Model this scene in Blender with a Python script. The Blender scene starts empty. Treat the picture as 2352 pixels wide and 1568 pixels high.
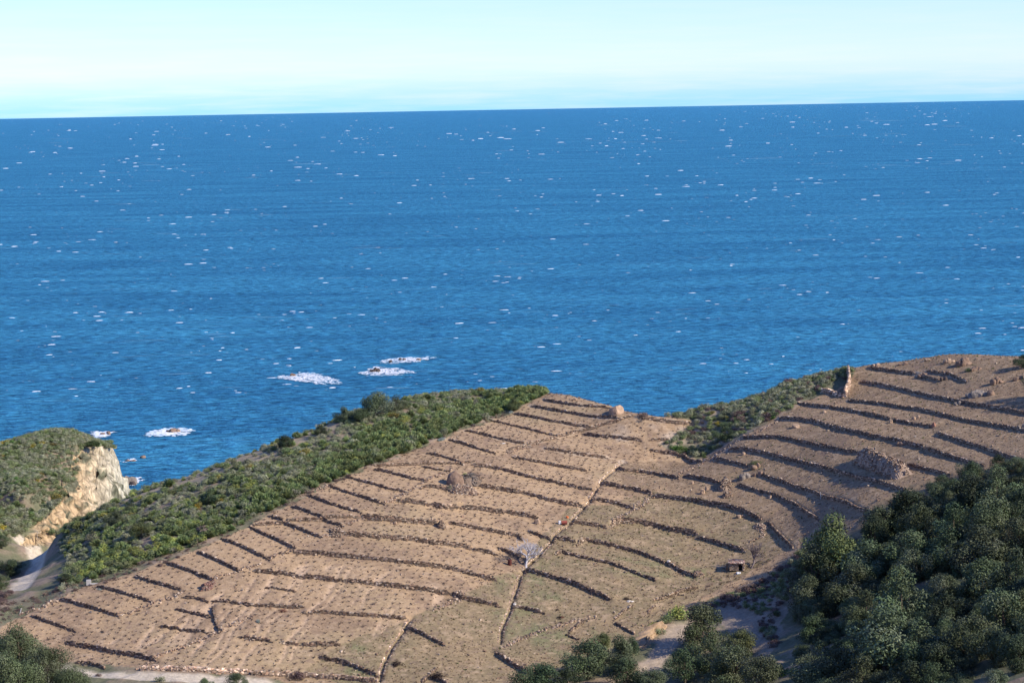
import bpy, math, random
import numpy as np
from mathutils import Matrix, Vector, Euler
random.seed(7); rng = np.random.default_rng(11)
C = bpy.context.scene.collection
scn = bpy.context.scene
# ------------------------------------------------------------------ camera
H = 110.0; W, HH, F = 2352.0, 1568.0, 5295.0
PITCH = math.atan(536 / F) ; ROLL = math.radians(-1.047)
camd = bpy.data.cameras.new('camera'); cam = bpy.data.objects.new('camera', camd); C.objects.link(cam)
camd.sensor_width = 22.2; camd.lens = F * 22.2 / W; camd.clip_start = 1; camd.clip_end = 400000
CM = Matrix.Rotation(math.pi / 2 - PITCH, 4, 'X') @ Matrix.Rotation(ROLL, 4, 'Z')
cam.matrix_world = Matrix.Translation((0, 0, H)) @ CM
scn.camera = cam
CR = np.array(CM.to_3x3())
# ------------------------------------------------------------------ light
SUN_EL = math.radians(34); SUN_ROT = math.radians(109)      # sun to the right, a little behind the camera
sd = Vector((math.sin(SUN_ROT) * math.cos(SUN_EL), math.cos(SUN_ROT) * math.cos(SUN_EL), math.sin(SUN_EL)))
sun = bpy.data.lights.new('sun', 'SUN'); sun.energy = 4.9; sun.angle = math.radians(0.5); sun.color = (1, .92, .80)
so = bpy.data.objects.new('sun', sun); C.objects.link(so); so.rotation_euler = sd.to_track_quat('Z', 'Y').to_euler()
wd = bpy.data.worlds.new('World'); scn.world = wd; wd.use_nodes = True
nt = wd.node_tree; bg = nt.nodes['Background']
SKYT = (.82, .98, 1.6)
sk = nt.nodes.new('ShaderNodeTexSky'); sk.sky_type = 'NISHITA'; sk.sun_disc = False
sk.sun_elevation = SUN_EL; sk.sun_rotation = SUN_ROT; sk.altitude = 100; sk.air_density = 1.0; sk.dust_density = 0.0; sk.ozone_density = 3.0
tm = nt.nodes.new('ShaderNodeVectorMath'); tm.operation = 'MULTIPLY'; tm.inputs[1].default_value = SKYT
tcw = nt.nodes.new('ShaderNodeTexCoord'); spx = nt.nodes.new('ShaderNodeSeparateXYZ'); nt.links.new(tcw.outputs['Generated'], spx.inputs[0])
mrz = nt.nodes.new('ShaderNodeMapRange'); mrz.interpolation_type = 'SMOOTHSTEP'; mrz.inputs['From Min'].default_value = -.004; mrz.inputs['From Max'].default_value = .022; nt.links.new(spx.outputs['Z'], mrz.inputs['Value'])
mxz = nt.nodes.new('ShaderNodeMix'); mxz.data_type = 'RGBA'; mxz.inputs['A'].default_value = (.33, .78, 1.6, 1); mxz.inputs['B'].default_value = SKYT + (1,)
nt.links.new(mrz.outputs[0], mxz.inputs['Factor'])
# faint thin cloud veil
mpc = nt.nodes.new('ShaderNodeMapping'); mpc.inputs['Scale'].default_value = (4, 4, 60); mpc.inputs['Rotation'].default_value = (0, .03, 0); nt.links.new(tcw.outputs['Generated'], mpc.inputs['Vector'])
nzc = nt.nodes.new('ShaderNodeTexNoise'); nzc.inputs['Detail'].default_value = 5; nzc.inputs['Roughness'].default_value = .6; nt.links.new(mpc.outputs[0], nzc.inputs['Vector'])
mrc = nt.nodes.new('ShaderNodeMapRange'); mrc.inputs['From Min'].default_value = .42; mrc.inputs['From Max'].default_value = .75; mrc.inputs['To Min'].default_value = 0; mrc.inputs['To Max'].default_value = .32; nt.links.new(nzc.outputs['Fac'], mrc.inputs['Value'])
mxc = nt.nodes.new('ShaderNodeMix'); mxc.data_type = 'RGBA'; nt.links.new(mrc.outputs[0], mxc.inputs['Factor']); nt.links.new(mxz.outputs['Result'], mxc.inputs['A']); mxc.inputs['B'].default_value = (.95, 1.0, 1.6, 1)
nt.links.new(mxc.outputs['Result'], tm.inputs[1]); nt.links.new(sk.outputs[0], tm.inputs[0]); nt.links.new(tm.outputs[0], bg.inputs[0])
bg.inputs[1].default_value = 0.115
vs = scn.view_settings; vs.view_transform = 'Standard'; vs.look = 'None'; vs.gamma = 1; vs.exposure = 0.35
scn.cycles.max_bounces = 5; scn.cycles.diffuse_bounces = 2; scn.cycles.transparent_max_bounces = 4

# ------------------------------------------------------------------ helpers
def tag(o, label=None, cat=None, group=None, kind=None):
    if label: o['label'] = label
    if cat: o['category'] = cat
    if group: o['group'] = group
    if kind: o['kind'] = kind
    return o
def pxdir(x, y):
    v = np.stack([np.asarray(x, float) - W / 2, HH / 2 - np.asarray(y, float), -F * np.ones_like(np.asarray(x, float))], -1)
    v = v @ CR.T
    return v / v[..., 1:2]                    # per metre of forward distance
def proj(x, y, z):
    p = np.stack([x, y, np.asarray(z) - H], -1) @ CR
    d = np.minimum(p[..., 2], -1e-3)
    return W / 2 + F * p[..., 0] / -d, HH / 2 - F * p[..., 1] / -d
def at_z(x, y, z):
    d = pxdir(x, y); t = (z - H) / d[..., 2]
    return d[..., 0] * t, t
OFF = {1: (0, 782.6), 2: (0, 1159.7), 3: (578.5, 782.6), 4: (578.5, 1159.7), 5: (1157, 782.6), 6: (1157, 1159.7), 7: (1739.5, 782.6), 8: (1739.5, 1159.7)}
def R(n, pts):
    a, b = OFF[n]
    return [(a + p[0] / 3.84, b + p[1] / 3.84) for p in pts]
def mesh(name, V, Fc, mat=None, col=None, smooth=False, parent=None, link=True):
    """V (n,3); Fc (m,k) array or a list of such arrays"""
    me = bpy.data.meshes.new(name)
    V = np.asarray(V, np.float32)
    Fl = Fc if isinstance(Fc, list) else [Fc]
    Fl = [np.asarray(f, np.int32) for f in Fl if len(f)]
    me.vertices.add(len(V)); me.vertices.foreach_set('co', V.ravel())
    nl = sum(f.size for f in Fl); nf = sum(len(f) for f in Fl)
    me.loops.add(nl); me.loops.foreach_set('vertex_index', np.concatenate([f.ravel() for f in Fl]))
    me.polygons.add(nf)
    tot = np.concatenate([np.full(len(f), f.shape[1]) for f in Fl]); st = np.concatenate([[0], np.cumsum(tot)[:-1]])
    me.polygons.foreach_set('loop_start', st.astype(np.int32))
    me.polygons.foreach_set('use_smooth', np.full(nf, smooth))
    me.update(calc_edges=True)
    if col is not None:
        ca = me.color_attributes.new('col', 'FLOAT_COLOR', 'POINT')
        c = np.ones((len(V), 4), np.float32); c[:, :3] = col; ca.data.foreach_set('color', c.ravel())
    if mat: me.materials.append(mat)
    me.validate()
    if not link: return me
    o = bpy.data.objects.new(name, me); C.objects.link(o)
    if parent: o.parent = parent
    return o
def inst(name, me, loc, rz=0, s=1, rx=0, ry=0, parent=None):
    o = bpy.data.objects.new(name, me); C.objects.link(o); o.location = loc
    o.rotation_euler = (rx, ry, rz); o.scale = s if hasattr(s, '__len__') else (s, s, s)
    if parent: o.parent = parent
    return o
def vnoise(x, y, seed=0):
    """value noise, vectorised"""
    xi = np.floor(x).astype(np.int64); yi = np.floor(y).astype(np.int64); fx = x - xi; fy = y - yi
    fx = fx * fx * (3 - 2 * fx); fy = fy * fy * (3 - 2 * fy)
    def h(a, b):
        n = (a * 374761393 + b * 668265263 + seed * 974711) & 0x7fffffff
        n = ((n ^ (n >> 13)) * 1274126177) & 0x7fffffff
        return ((n ^ (n >> 16)) & 0xffff) / 65535.0
    return (h(xi, yi) * (1 - fx) + h(xi + 1, yi) * fx) * (1 - fy) + (h(xi, yi + 1) * (1 - fx) + h(xi + 1, yi + 1) * fx) * fy
def fbm(x, y, seed=0, o=4):
    s = 0; a = .5
    for i in range(o): s = s + a * vnoise(x * 2 ** i, y * 2 ** i, seed + i * 17); a *= .5
    return s / (1 - .5 ** o)
def inpoly(x, y, poly):
    c = np.zeros(np.shape(x), bool); n = len(poly); j = n - 1
    for i in range(n):
        xi, yi = poly[i]; xj, yj = poly[j]
        if yi != yj:
            c ^= ((yi > y) != (yj > y)) & (x < (xj - xi) * (y - yi) / (yj - yi) + xi)
        j = i
    return c
# ------------------------------------------------------------------ materials
def nmat(name, rough=.9, spec=.2):
    m = bpy.data.materials.new(name); m.use_nodes = True
    b = m.node_tree.nodes['Principled BSDF']; b.inputs['Roughness'].default_value = rough
    b.inputs['Specular IOR Level'].default_value = spec
    return m, m.node_tree, b
def N(t, ty, **k):
    n = t.nodes.new(ty)
    for a, v in k.items():
        if a in n.inputs: n.inputs[a].default_value = v
        else: setattr(n, a, v)
    return n
def colmat(name, scale=3, amp=.35, rough=.9, spec=.15, bump=0, bscale=None, tint=None, objrand=0):
    """attribute colour * world/object noise"""
    m, t, b = nmat(name, rough, spec)
    a = N(t, 'ShaderNodeAttribute', attribute_name='col')
    tc = N(t, 'ShaderNodeTexCoord')
    nz = N(t, 'ShaderNodeTexNoise', Scale=scale, Detail=4.0, Roughness=.65); t.links.new(tc.outputs['Object'], nz.inputs['Vector'])
    mr = N(t, 'ShaderNodeMapRange'); mr.inputs['From Min'].default_value = .3; mr.inputs['From Max'].default_value = .7
    mr.inputs['To Min'].default_value = 1 - amp; mr.inputs['To Max'].default_value = 1 + amp
    t.links.new(nz.outputs['Fac'], mr.inputs['Value'])
    mx = N(t, 'ShaderNodeVectorMath', operation='SCALE'); t.links.new(a.outputs['Color'], mx.inputs[0]); t.links.new(mr.outputs[0], mx.inputs['Scale'])
    last = mx.outputs[0]
    if objrand:
        oi = N(t, 'ShaderNodeObjectInfo'); hs = N(t, 'ShaderNodeHueSaturation')
        for inp, lo, hi in (('Value', 1 - objrand, 1 + objrand), ('Hue', .5 - objrand * .07, .5 + objrand * .05)):
            r2 = N(t, 'ShaderNodeMapRange'); r2.inputs['To Min'].default_value = lo; r2.inputs['To Max'].default_value = hi
            t.links.new(oi.outputs['Random'], r2.inputs['Value']); t.links.new(r2.outputs[0], hs.inputs[inp])
        t.links.new(last, hs.inputs['Color']); last = hs.outputs[0]
    t.links.new(last, b.inputs['Base Color'])
    if bump:
        n2 = N(t, 'ShaderNodeTexNoise', Scale=bscale or scale * 2, Detail=5.0, Roughness=.7); t.links.new(tc.outputs['Object'], n2.inputs['Vector'])
        bp = N(t, 'ShaderNodeBump', Strength=1.0, Distance=bump); t.links.new(n2.outputs['Fac'], bp.inputs['Height']); t.links.new(bp.outputs[0], b.inputs['Normal'])
    return m
M_ground = colmat('ground_soil', 1.6, .22, .95, .1, bump=.12, bscale=3.0)
M_stone = colmat('dry_stone', 2.5, .3, .9, .2, bump=.04, bscale=6)
M_rock = colmat('weathered_rock', .8, .35, .9, .2, bump=.15, bscale=2.0)
M_leaf = colmat('evergreen_leaves', .9, .3, .6, .2, objrand=.32)
M_broom = colmat('broom_stems', .9, .3, .7, .15, objrand=.25)
M_bark = colmat('bark', 4, .4, .9, .1, bump=.03)
M_dry = colmat('dry_twigs', 1.5, .4, .9, .1)
M_foam = colmat('sea_foam', 2, .06, .8, .2)
M_misc = colmat('painted_things', 5, .15, .7, .2)

# ------------------------------------------------------------------ terrain control points: (picture x, y, height above sea)
CP = [(0,1560,25.5),(400,1545,26),(700,1560,24),(900,1562,23.5),(1200,1560,22.5),(1400,1560,22),(1560,1565,22),(1750,1565,26),(2000,1565,31),(2200,1565,35),(2352,1565,38.5),
 (0,1440,30),(200,1450,29),(400,1400,31),(550,1450,29),(700,1500,26.5),(950,1450,27.5),(1200,1450,26),(1400,1450,25.5),(1500,1480,24.5),(1650,1430,25.5),(1750,1440,26.3),
 (200,1345,33.5),(400,1290,36),(550,1330,34),(700,1300,34.8),(950,1320,33),(1200,1300,31.8),(1400,1320,30.5),(1600,1330,29),(1750,1330,29.5),(1850,1330,32),
 (510,1232,38.5),(700,1140,42.5),(850,1180,40),(1000,1180,39),(1200,1180,37.6),(1400,1180,36.3),(1600,1190,35),(1800,1200,35.5),(1860,1240,34.5),
 (870,1068,44.8),(1060,990,47.5),(1050,1080,43.3),(1200,1090,41.8),(1400,1080,41),(1500,1060,40.5),(1620,1050,41),(1800,1080,42),(1950,1150,40.8),(2000,1200,39.6),
 (1175,945,48.5),(1200,1000,46),(1350,985,45.7),(1500,990,44),(1600,985,45),(1700,1005,45.5),(1800,960,48.5),(1950,1000,48),(2100,1050,46.5),(2200,1120,44.5),(2352,1060,48.5),
 (1950,900,52.3),(2100,920,52.3),(2250,960,51.8),(2352,940,53.5),(2100,860,55.6),(2250,860,56.8),
 (2000,1300,35),(2000,1420,32),(2150,1300,37.5),(2352,1200,43.5),(2352,1400,40),(2180,1450,35.5),(1880,1420,29),
 # scrub ridge on the left
 (380,1200,39),(560,1130,42.5),(720,1060,45.5),(900,1000,47.5),(1050,930,49.3),(230,1270,35),(120,1320,31),(180,1250,33),
 (0,1400,31.2),(70,1378,31.5),
 # track in the saddle
 (60,1255,21.5),(90,1290,22),(80,1330,22.5),(30,1350,24),(0,1310,24),
 (0,1250,23),(40,1230,21.3),
 # headland
 (0,1200,21),(0,1100,24.5),(60,1150,23),(100,1090,24.8),(70,1225,20.8),(120,1165,22.8),(150,1040,26.6)]
CREST = [(120,1232,30.5),(200,1192,33),(250,1165,34.8),(300,1138,36.5),(400,1107,39),(500,1070,42),(600,1032,44.5),(700,996,47),(780,962,48.5),(860,938,49.4),(940,915,50),(1060,902,51),(1200,896,51),(1270,903,50.6),(1330,910,50.2),(1400,930,49.2),(1440,944,48.6),
 (1490,950,48),(1560,946,48.2),(1620,944,48.4),(1690,932,49.2),(1760,904,51),(1830,876,53),(1890,862,54),(1950,846,55.5),(2010,836,56.2),(2100,826,57.2),(2180,812,58.7),(2260,814,59),(2352,818,59.2),(2430,822,59)]
HCREST = [(-60,1035,25),(0,1030,25.8),(60,1010,27),(120,1000,27.5),(175,1000,27.3),(215,1012,27)]
pts = []
for x, y, z in CP: X, Y = at_z(x, y, z); pts.append((float(X), float(Y), z))
for x, y, z in CREST:
    X, Y = at_z(x, y, z); X = float(X); Y = float(Y); pts.append((X, Y, z)); u = X / Y
    if x < 260: seq = ((12, -5), (30, -14), (48, -24))
    elif x < 600: seq = ((12, -4), (40, -19), (70, -32))
    else: seq = ((14, -4.5), (50, -22), (90, -40))
    for dd, dz in seq: pts.append((X + u * dd, Y + dd, z + dz))
    pts.append((X + u * 130, Y + 130 if x > 260 else Y + 75, -6 if x > 260 else -3))
for x, y, z in HCREST:
    X, Y = at_z(x, y, z); X = float(X); Y = float(Y); pts.append((X, Y, z)); u = X / Y
    for dd, dz in ((14, -5), (40, -20), (60, -32)): pts.append((X + u * dd, Y + dd, z + dz))
pts += [(-102,489,20.4),(-103.5,511,22.5),(-105,538,25),(-110,572,27),(-112,594,26),(-110,600,24),(-105.2,600,24),(-108,594,26.3),(-103.2,603,20),(-101.8,575,18.5)]
pts += [(-88,500,3),(-89,520,0),(-95,560,-1),(-99,600,-1),(-103,618,-1),(-104,625,-3),(-93,535,2),(-96,511,12),(-98,540,15),(-80,520,-3),(-80,560,-5),(-85,600,-6),(-98,650,-7),(-60,600,-8)]
pts += [(x, y, -9) for x in (-260, -150, -60, 60, 160, 300) for y in (700, 820)] + [(-60, 640, -8), (60, 640, -8), (160, 640, -6)]
pts += [(-220,560,20),(-220,450,30),(-160,420,34),(-200,350,34),(-260,300,48),(-190,620,3),(-300,500,25),(-300,650,-5),(-420,600,-6),(-420,400,40)]
pts += [(150,430,60),(190,500,42),(230,350,58),(130,320,48),(280,420,66),(260,540,30),(200,570,5),(420,400,75),(420,600,-6),(190,250,52)]
pts += [(0,262,34),(60,262,34),(-60,262,40),(-75,215,54),(0,200,52),(75,200,58),(-20,130,74),(120,130,78),(-120,130,78),(0,70,91),(0,30,101),(0,0,108),(0,-40,114),(120,-20,112),(-120,-20,112),(-300,150,80),(300,150,88),(-300,-40,110),(300,-40,115),(35,262,33)]
P = np.array(pts, float)
c2 = 2.5 ** 2
def phi(a, b): return np.sqrt((a[:, None, 0] - b[None, :, 0]) ** 2 + (a[:, None, 1] - b[None, :, 1]) ** 2 + c2)
A = phi(P, P); n = len(P)
wts = np.linalg.solve(np.block([[A - 3.0 * np.eye(n) * 0.15, np.ones((n, 1))], [np.ones((1, n)), np.zeros((1, 1))]]), np.concatenate([P[:, 2], [0]]))
def smooth_z(x, y):
    q = np.stack([np.ravel(x), np.ravel(y)], -1); out = np.empty(len(q))
    for i in range(0, len(q), 40000):
        out[i:i + 40000] = phi(q[i:i + 40000], P) @ wts[:-1] + wts[-1]
    return out.reshape(np.shape(x))
def axis(segs):
    a = []
    for lo, hi, st in segs: a += list(np.arange(lo, hi - 1e-6, st))
    a.append(segs[-1][1]); return np.array(a)
gx = axis([(-460, -200, 12), (-200, -140, 3), (-140, -112, .9), (-112, -82, .5), (-82, 116, .42), (116, 160, 1.5), (160, 220, 4), (220, 460, 12)])
gy = axis([(-60, 240, 8), (240, 300, 2), (300, 335, .9), (335, 490, .42), (490, 640, .8), (640, 880, 10)])
# smooth surface on a coarser grid, then bilinear
sx = np.arange(-464, 466, 2.0); sy = np.arange(-64, 886, 2.0)
SX, SY = np.meshgrid(sx, sy); SZ = smooth_z(SX, SY)
def bil(ax, ay, G, x, y):
    x = np.clip(x, ax[0], ax[-1] - 1e-6); y = np.clip(y, ay[0], ay[-1] - 1e-6)
    i = np.clip(np.searchsorted(ax, x, 'right') - 1, 0, len(ax) - 2); j = np.clip(np.searchsorted(ay, y, 'right') - 1, 0, len(ay) - 2)
    u = (x - ax[i]) / (ax[i + 1] - ax[i]); v = (y - ay[j]) / (ay[j + 1] - ay[j])
    return (G[j, i] * (1 - u) + G[j, i + 1] * u) * (1 - v) + (G[j + 1, i] * (1 - u) + G[j + 1, i + 1] * u) * v
def sz(x, y): return bil(sx, sy, SZ, np.asarray(x, float), np.asarray(y, float))
TT = np.arange(150, 700, .5)
def hit(px, py, above=0.0, f=None):
    """first point of the picture ray that comes within `above` of the ground"""
    f = f or sz
    d = pxdir(px, py); X = d[0] * TT; Z = H + d[2] * TT
    g = f(X, TT) + above
    k = np.argmax(Z <= g)
    if not (Z[k] <= g[k]): return None
    k = max(k, 1); a0 = Z[k - 1] - g[k - 1]; a1 = Z[k] - g[k]; t = TT[k - 1] + .5 * a0 / max(a0 - a1, 1e-6)
    return np.array([d[0] * t, t])
def line(p2):
    out = [hit(*p) for p in p2]; return np.array([o for o in out if o is not None])
def resample(p, st):
    s = np.concatenate([[0], np.cumsum(np.hypot(*np.diff(p, axis=0).T))]); k = max(2, int(s[-1] / st) + 1)
    t = np.linspace(0, s[-1], k)
    # gentle smoothing of corners by cubic-ish blend
    return np.stack([np.interp(t, s, p[:, 0]), np.interp(t, s, p[:, 1])], -1)

# ------------------------------------------------------------------ dry-stone terrace walls (picture polylines) : (points, step height, label)
LAD = [R(2,[(280,970),(430,1025),(560,1070),(665,1110)]), R(2,[(540,832),(740,880),(900,930),(1035,970)]), R(2,[(850,715),(1000,745),(1180,800),(1330,840)]),
 R(2,[(1190,628),(1400,690),(1590,742)]), R(2,[(1480,512),(1660,570),(1875,655)]), R(2,[(1745,410),(1930,490),(2105,575)]),
 R(2,[(1965,300),(2100,345),(2250,415),(2373,480)]), R(4,[(-10,185),(120,250),(240,310),(380,385)]), R(4,[(150,100),(290,148),(350,170),(480,225),(610,280)]),
 R(4,[(350,12),(480,55),(600,105),(700,145),(800,185)]), R(3,[(490,1360),(700,1440),(960,1528)]), R(3,[(690,1280),(850,1335),(1000,1385),(1160,1440)]),
 R(3,[(840,1200),(1000,1240),(1200,1300),(1365,1335)]), R(3,[(1080,1125),(1250,1165),(1400,1210),(1535,1238)]), R(3,[(1540,990),(1700,1025),(1850,1080)]),
 R(3,[(1740,870),(1900,915),(2050,965),(2140,990)]), R(3,[(1885,790),(2050,825),(2200,870),(2352,905),(2430,915)]), R(3,[(2090,695),(2250,730),(2352,755),(2560,810),(2670,840)]),
 R(5,[(90,640),(250,665),(400,700),(600,740),(740,758)]), R(5,[(240,572),(450,610),(650,645),(850,675),(1020,690)]), R(5,[(360,520),(450,540),(600,565),(750,580),(920,590)])]
ORD = 'first second third fourth fifth sixth seventh eighth ninth tenth eleventh twelfth thirteenth fourteenth fifteenth sixteenth seventeenth eighteenth nineteenth twentieth twenty-first'.split()
WALLS = [(p, .5, 'short dark terrace wall meeting the scrub edge, ' + ORD[i] + ' one up from the lower left') for i, p in enumerate(LAD)]
def Wl(n, p, h, l): WALLS.append((R(n, p), h * .8, l))
Wl(2,[(585,1210),(800,1250),(1000,1295),(1200,1325),(1370,1360)],1.0,'thick stone terrace wall just above the pale track at lower left')
Wl(2,[(670,1380),(800,1390),(920,1420)],.6,'lowest short stone wall directly above the pale track beside the near oak')
Wl(2,[(1600,812),(1720,820),(1830,845)],.5,'tiny low wall just below the small red-brown stone heap on the left terraces')
Wl(2,[(1880,840),(2050,855),(2200,875),(2352,885),(2450,888),(2670,900)],.6,'low wall ending at the rusty red bush in the gullied field')
Wl(2,[(1560,915),(1700,940),(1860,975)],.5,'low broken wall left of the dark notch in the lower left field')
Wl(2,[(1400,1065),(1600,1085),(1820,1110)],.5,'faint low wall running right into the diagonal row of pale stones')
Wl(2,[(2120,1160),(2240,1175),(2352,1190),(2391,1200)],.7,'left broken piece of the low wall under the gullied lower field')
Wl(4,[(260,1210),(430,1220)],.8,'middle broken piece of the low wall under the gullied lower field')
Wl(4,[(438,1222),(600,1228),(780,1235)],.8,'right-hand piece of the low wall under the gullied lower field')
Wl(4,[(20,180),(150,160),(300,145),(450,130),(600,120),(780,105),(960,90)],.8,'pale sloping wall that climbs right across two shorter dark walls')
Wl(4,[(975,95),(1120,120),(1300,135),(1500,150),(1640,155)],1.3,'tall rough terrace wall left of the small conical stone heap')
Wl(4,[(1740,150),(1850,175),(2000,205),(2150,235),(2352,270),(2370,285)],1.0,'terrace wall running right from the small conical stone heap')
Wl(4,[(700,250),(850,258),(1050,270),(1250,285),(1450,300),(1600,330),(1800,350),(1930,370)],1.1,'long terrace wall starting at a rounded stone mound in mid field')
Wl(4,[(1955,380),(2050,400),(2150,425)],.8,'short wall continuing the mound wall toward the pale bare tree')
Wl(4,[(370,408),(600,425),(850,445),(1100,475),(1300,500),(1500,525),(1700,545),(1900,595),(2050,635),(2150,655)],1.0,'very long curved wall ending just left of the pale bare tree foot')
Wl(4,[(20,575),(250,600),(500,630),(700,655),(900,675),(1100,690),(1300,715),(1500,740),(1740,770)],.9,'very long straight wall above the rows of light erosion gullies')
Wl(4,[(1775,770),(1850,815),(2000,845),(2180,885)],1.0,'dark wall with hanging dry plants joining the long channel from the left')
Wl(6,[(80,895),(180,910),(350,950)],.7,'short wall leaving the channel to the right below the pale bare tree')
Wl(4,[(120,715),(380,755)],.4,'short low wall among the vines below the long straight wall')
Wl(4,[(450,935),(650,945),(900,965),(1100,975),(1350,990)],.7,'low wall right of the rusty red bush ending at the short channel top')
Wl(4,[(1370,1070),(1500,1130),(1600,1180),(1690,1225)],.8,'dark wall running down right from the short channel near the bottom')
Wl(4,[(600,1330),(800,1380),(950,1430),(1100,1495)],.9,'dark overgrown wall meeting the short channel from the left near the bottom edge')
Wl(4,[(2180,375),(2330,440),(2352,450)],.8,'little dark wall just left of the pale bare tree crown')
Wl(6,[(220,235),(310,270),(415,300)],.8,'dark wall reaching the channel from the left above the pale bare tree')
Wl(6,[(450,296),(530,310),(615,330)],.9,'dark wall starting on the right of the channel above the pale bare tree')
Wl(6,[(590,145),(740,165),(900,195)],.9,'straight dark wall right of the channel beside the red and white junk')
Wl(6,[(950,180),(1030,135),(1200,150),(1330,175),(1470,215),(1600,235),(1700,255)],1.5,'tallest hooked terrace wall in the dry grassy terraces, left part')
Wl(6,[(1720,280),(1850,320),(1950,350),(2130,400)],1.2,'rubble-topped wall ending left of the grey bare tree by the hut')
Wl(6,[(640,345),(720,310),(870,335),(1040,375),(1200,420),(1330,470),(1410,500)],.9,'curved wall in dry grass ending at a square block of stone')
Wl(6,[(1450,510),(1550,570),(1690,630)],.9,'short wall from the square stone block down toward the shaded hollow')
Wl(6,[(455,435),(510,405),(650,445),(800,480),(950,510),(1100,570),(1200,610),(1340,665)],.7,'thin hooked wall in dry grass right of the pale bare tree')
Wl(6,[(185,565),(350,610),(500,650),(650,700),(800,770),(940,830)],1.0,'long dark wall running down right from the foot of the pale bare tree')
Wl(4,[(2160,1300),(2230,1350),(2352,1425),(2450,1475)],1.1,'dark overgrown wall at the bottom edge left of the oaks')
Wl(6,[(970,1025),(1080,1090),(1150,1130)],.5,'short low wall just above the bright green bush at bottom')
Wl(6,[(550,1140),(650,1175)],.4,'tiny low wall directly above the round bottom oak')
Wl(6,[(1330,835),(1450,800),(1600,745),(1700,720)],.6,'low wall with brown brush rising right to the shaded hollow')
Wl(4,[(1600,1500),(1730,1568)],.7,'short dark wall running off the bottom edge right of the short channel')
Wl(3,[(1050,1110),(1250,1100),(1500,1085),(1700,1078),(1930,1075)],.5,'rough low wall running right from the lower end of the green broom')
Wl(3,[(1500,1100),(1730,1145)],.5,'short low wall pointing at the big rock mound from upper left')
Wl(3,[(1515,1275),(1650,1290),(1770,1310)],.9,'short dark wall ending at the left foot of the big rock mound')
Wl(3,[(1275,1405),(1400,1415),(1550,1435)],.9,'rough wall below left of the big rock mound, left piece')
Wl(3,[(1565,1435),(1700,1470),(1830,1455)],1.1,'sagging rough wall below the big rock mound, middle piece')
Wl(3,[(1835,1460),(2000,1480),(2150,1500),(2352,1525),(2510,1560)],1.1,'rough wall below right of the big rock mound reaching the boulder')
Wl(3,[(2010,1275),(2200,1305),(2352,1335),(2422,1345),(2620,1400),(2820,1440),(2910,1450)],1.0,'long wall from right of the big rock mound to the channel')
Wl(3,[(1935,1085),(2100,1110),(2222,1135),(2422,1190),(2670,1245),(2870,1290),(3000,1315)],.9,'long wall above the big rock mound ending at the channel bend')
Wl(5,[(70,1020),(300,1065),(500,1105),(720,1140)],.7,'upper field wall second below the diagonal light bank')
Wl(5,[(370,945),(500,970),(700,1005),(900,1030)],.8,'upper field wall next below the diagonal light bank')
Wl(5,[(710,808),(850,835),(1050,855),(1220,880)],.8,'upper wall right of the diagonal light bank, left of the notch scrub')
Wl(5,[(1290,875),(1450,875)],.7,'stubby wall touching the shadow of the notch scrub')
Wl(5,[(1190,685),(1350,700),(1500,720),(1650,720)],.8,'stony wall under the low scrub knoll beside the pale boulders')
Wl(5,[(30,965),(200,915),(450,850),(650,790),(850,740),(1000,700),(1140,660)],.6,'light diagonal stone bank climbing to the pale boulders')
Wl(5,[(1010,1110),(1060,1135),(1200,1150),(1350,1170),(1530,1200)],1.0,'dark wall starting from the top bend of the channel')
Wl(5,[(865,1250),(1000,1280),(1150,1310),(1310,1350)],1.0,'second dark wall down on the right side of the channel')
Wl(5,[(770,1390),(900,1415),(1020,1440),(1135,1475)],1.0,'third dark wall down on the right side of the channel')
Wl(5,[(1325,1360),(1500,1385),(1700,1410),(1950,1450),(2100,1490),(2260,1568)],1.1,'long dark curved wall at the upper edge of the dry grassy terraces')
Wl(5,[(1290,955),(1450,980),(1600,1020),(1750,1060)],.8,'shaded wall under the tip of the notch scrub')
Wl(5,[(1860,1030),(2000,1060),(2150,1100)],.9,'dark wall from the notch scrub to the ivy-covered outcrop')
Wl(5,[(1600,1190),(1750,1210),(1900,1250)],1.0,'dark wall leading right to the ruined cairn')
Wl(5,[(2070,1265),(2237,1315),(2387,1350),(2567,1430),(2637,1480),(2780,1568)],.9,'curving wall running down right from the ruined cairn toward the oaks')
Wl(8,[(600,150),(740,230)],.8,'short wall end beside the topmost oaks of the lower group')
Wl(8,[(95,140),(200,260),(320,375)],.9,'steep dark wall behind the grey bare tree above the hollow')
Wl(5,[(1990,960),(2100,950),(2237,975),(2437,1020),(2637,1070),(2837,1120),(3037,1180),(3237,1230),(3437,1290),(3577,1320)],1.1,'longest right hill wall passing left below the big rubble bank')
Wl(5,[(2100,860),(2237,855),(2437,845),(2637,890),(2837,930),(3037,970),(3157,985)],1.0,'right hill wall that ends at the left tip of the big rubble bank')
Wl(7,[(1340,1085),(1500,1130),(1700,1180)],.9,'wall leaving the right end of the big rubble bank toward the oaks')
Wl(7,[(40,1180),(200,1230),(350,1290),(500,1330),(700,1400),(850,1460),(1010,1510)],1.0,'right hill wall running from the ivy-covered outcrop to the oaks')
Wl(7,[(190,685),(400,690),(550,720),(800,790),(1000,840),(1200,870),(1450,930),(1650,1000),(1850,1060),(2000,1100)],1.1,'long thick right hill wall passing above the big rubble bank')
Wl(7,[(360,550),(500,570),(750,595),(950,635),(1170,685)],1.0,'right hill wall starting at the scrub just below the tall ruined wall')
Wl(7,[(1200,695),(1350,725),(1550,755)],.9,'short wall ending in a stone pillar in the middle of the right hill')
Wl(7,[(1590,815),(1750,870),(1950,930),(2150,1000),(2352,1055),(2420,1070)],1.0,'wall starting at a small rock ledge and leaving the right edge above the oaks')
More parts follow.
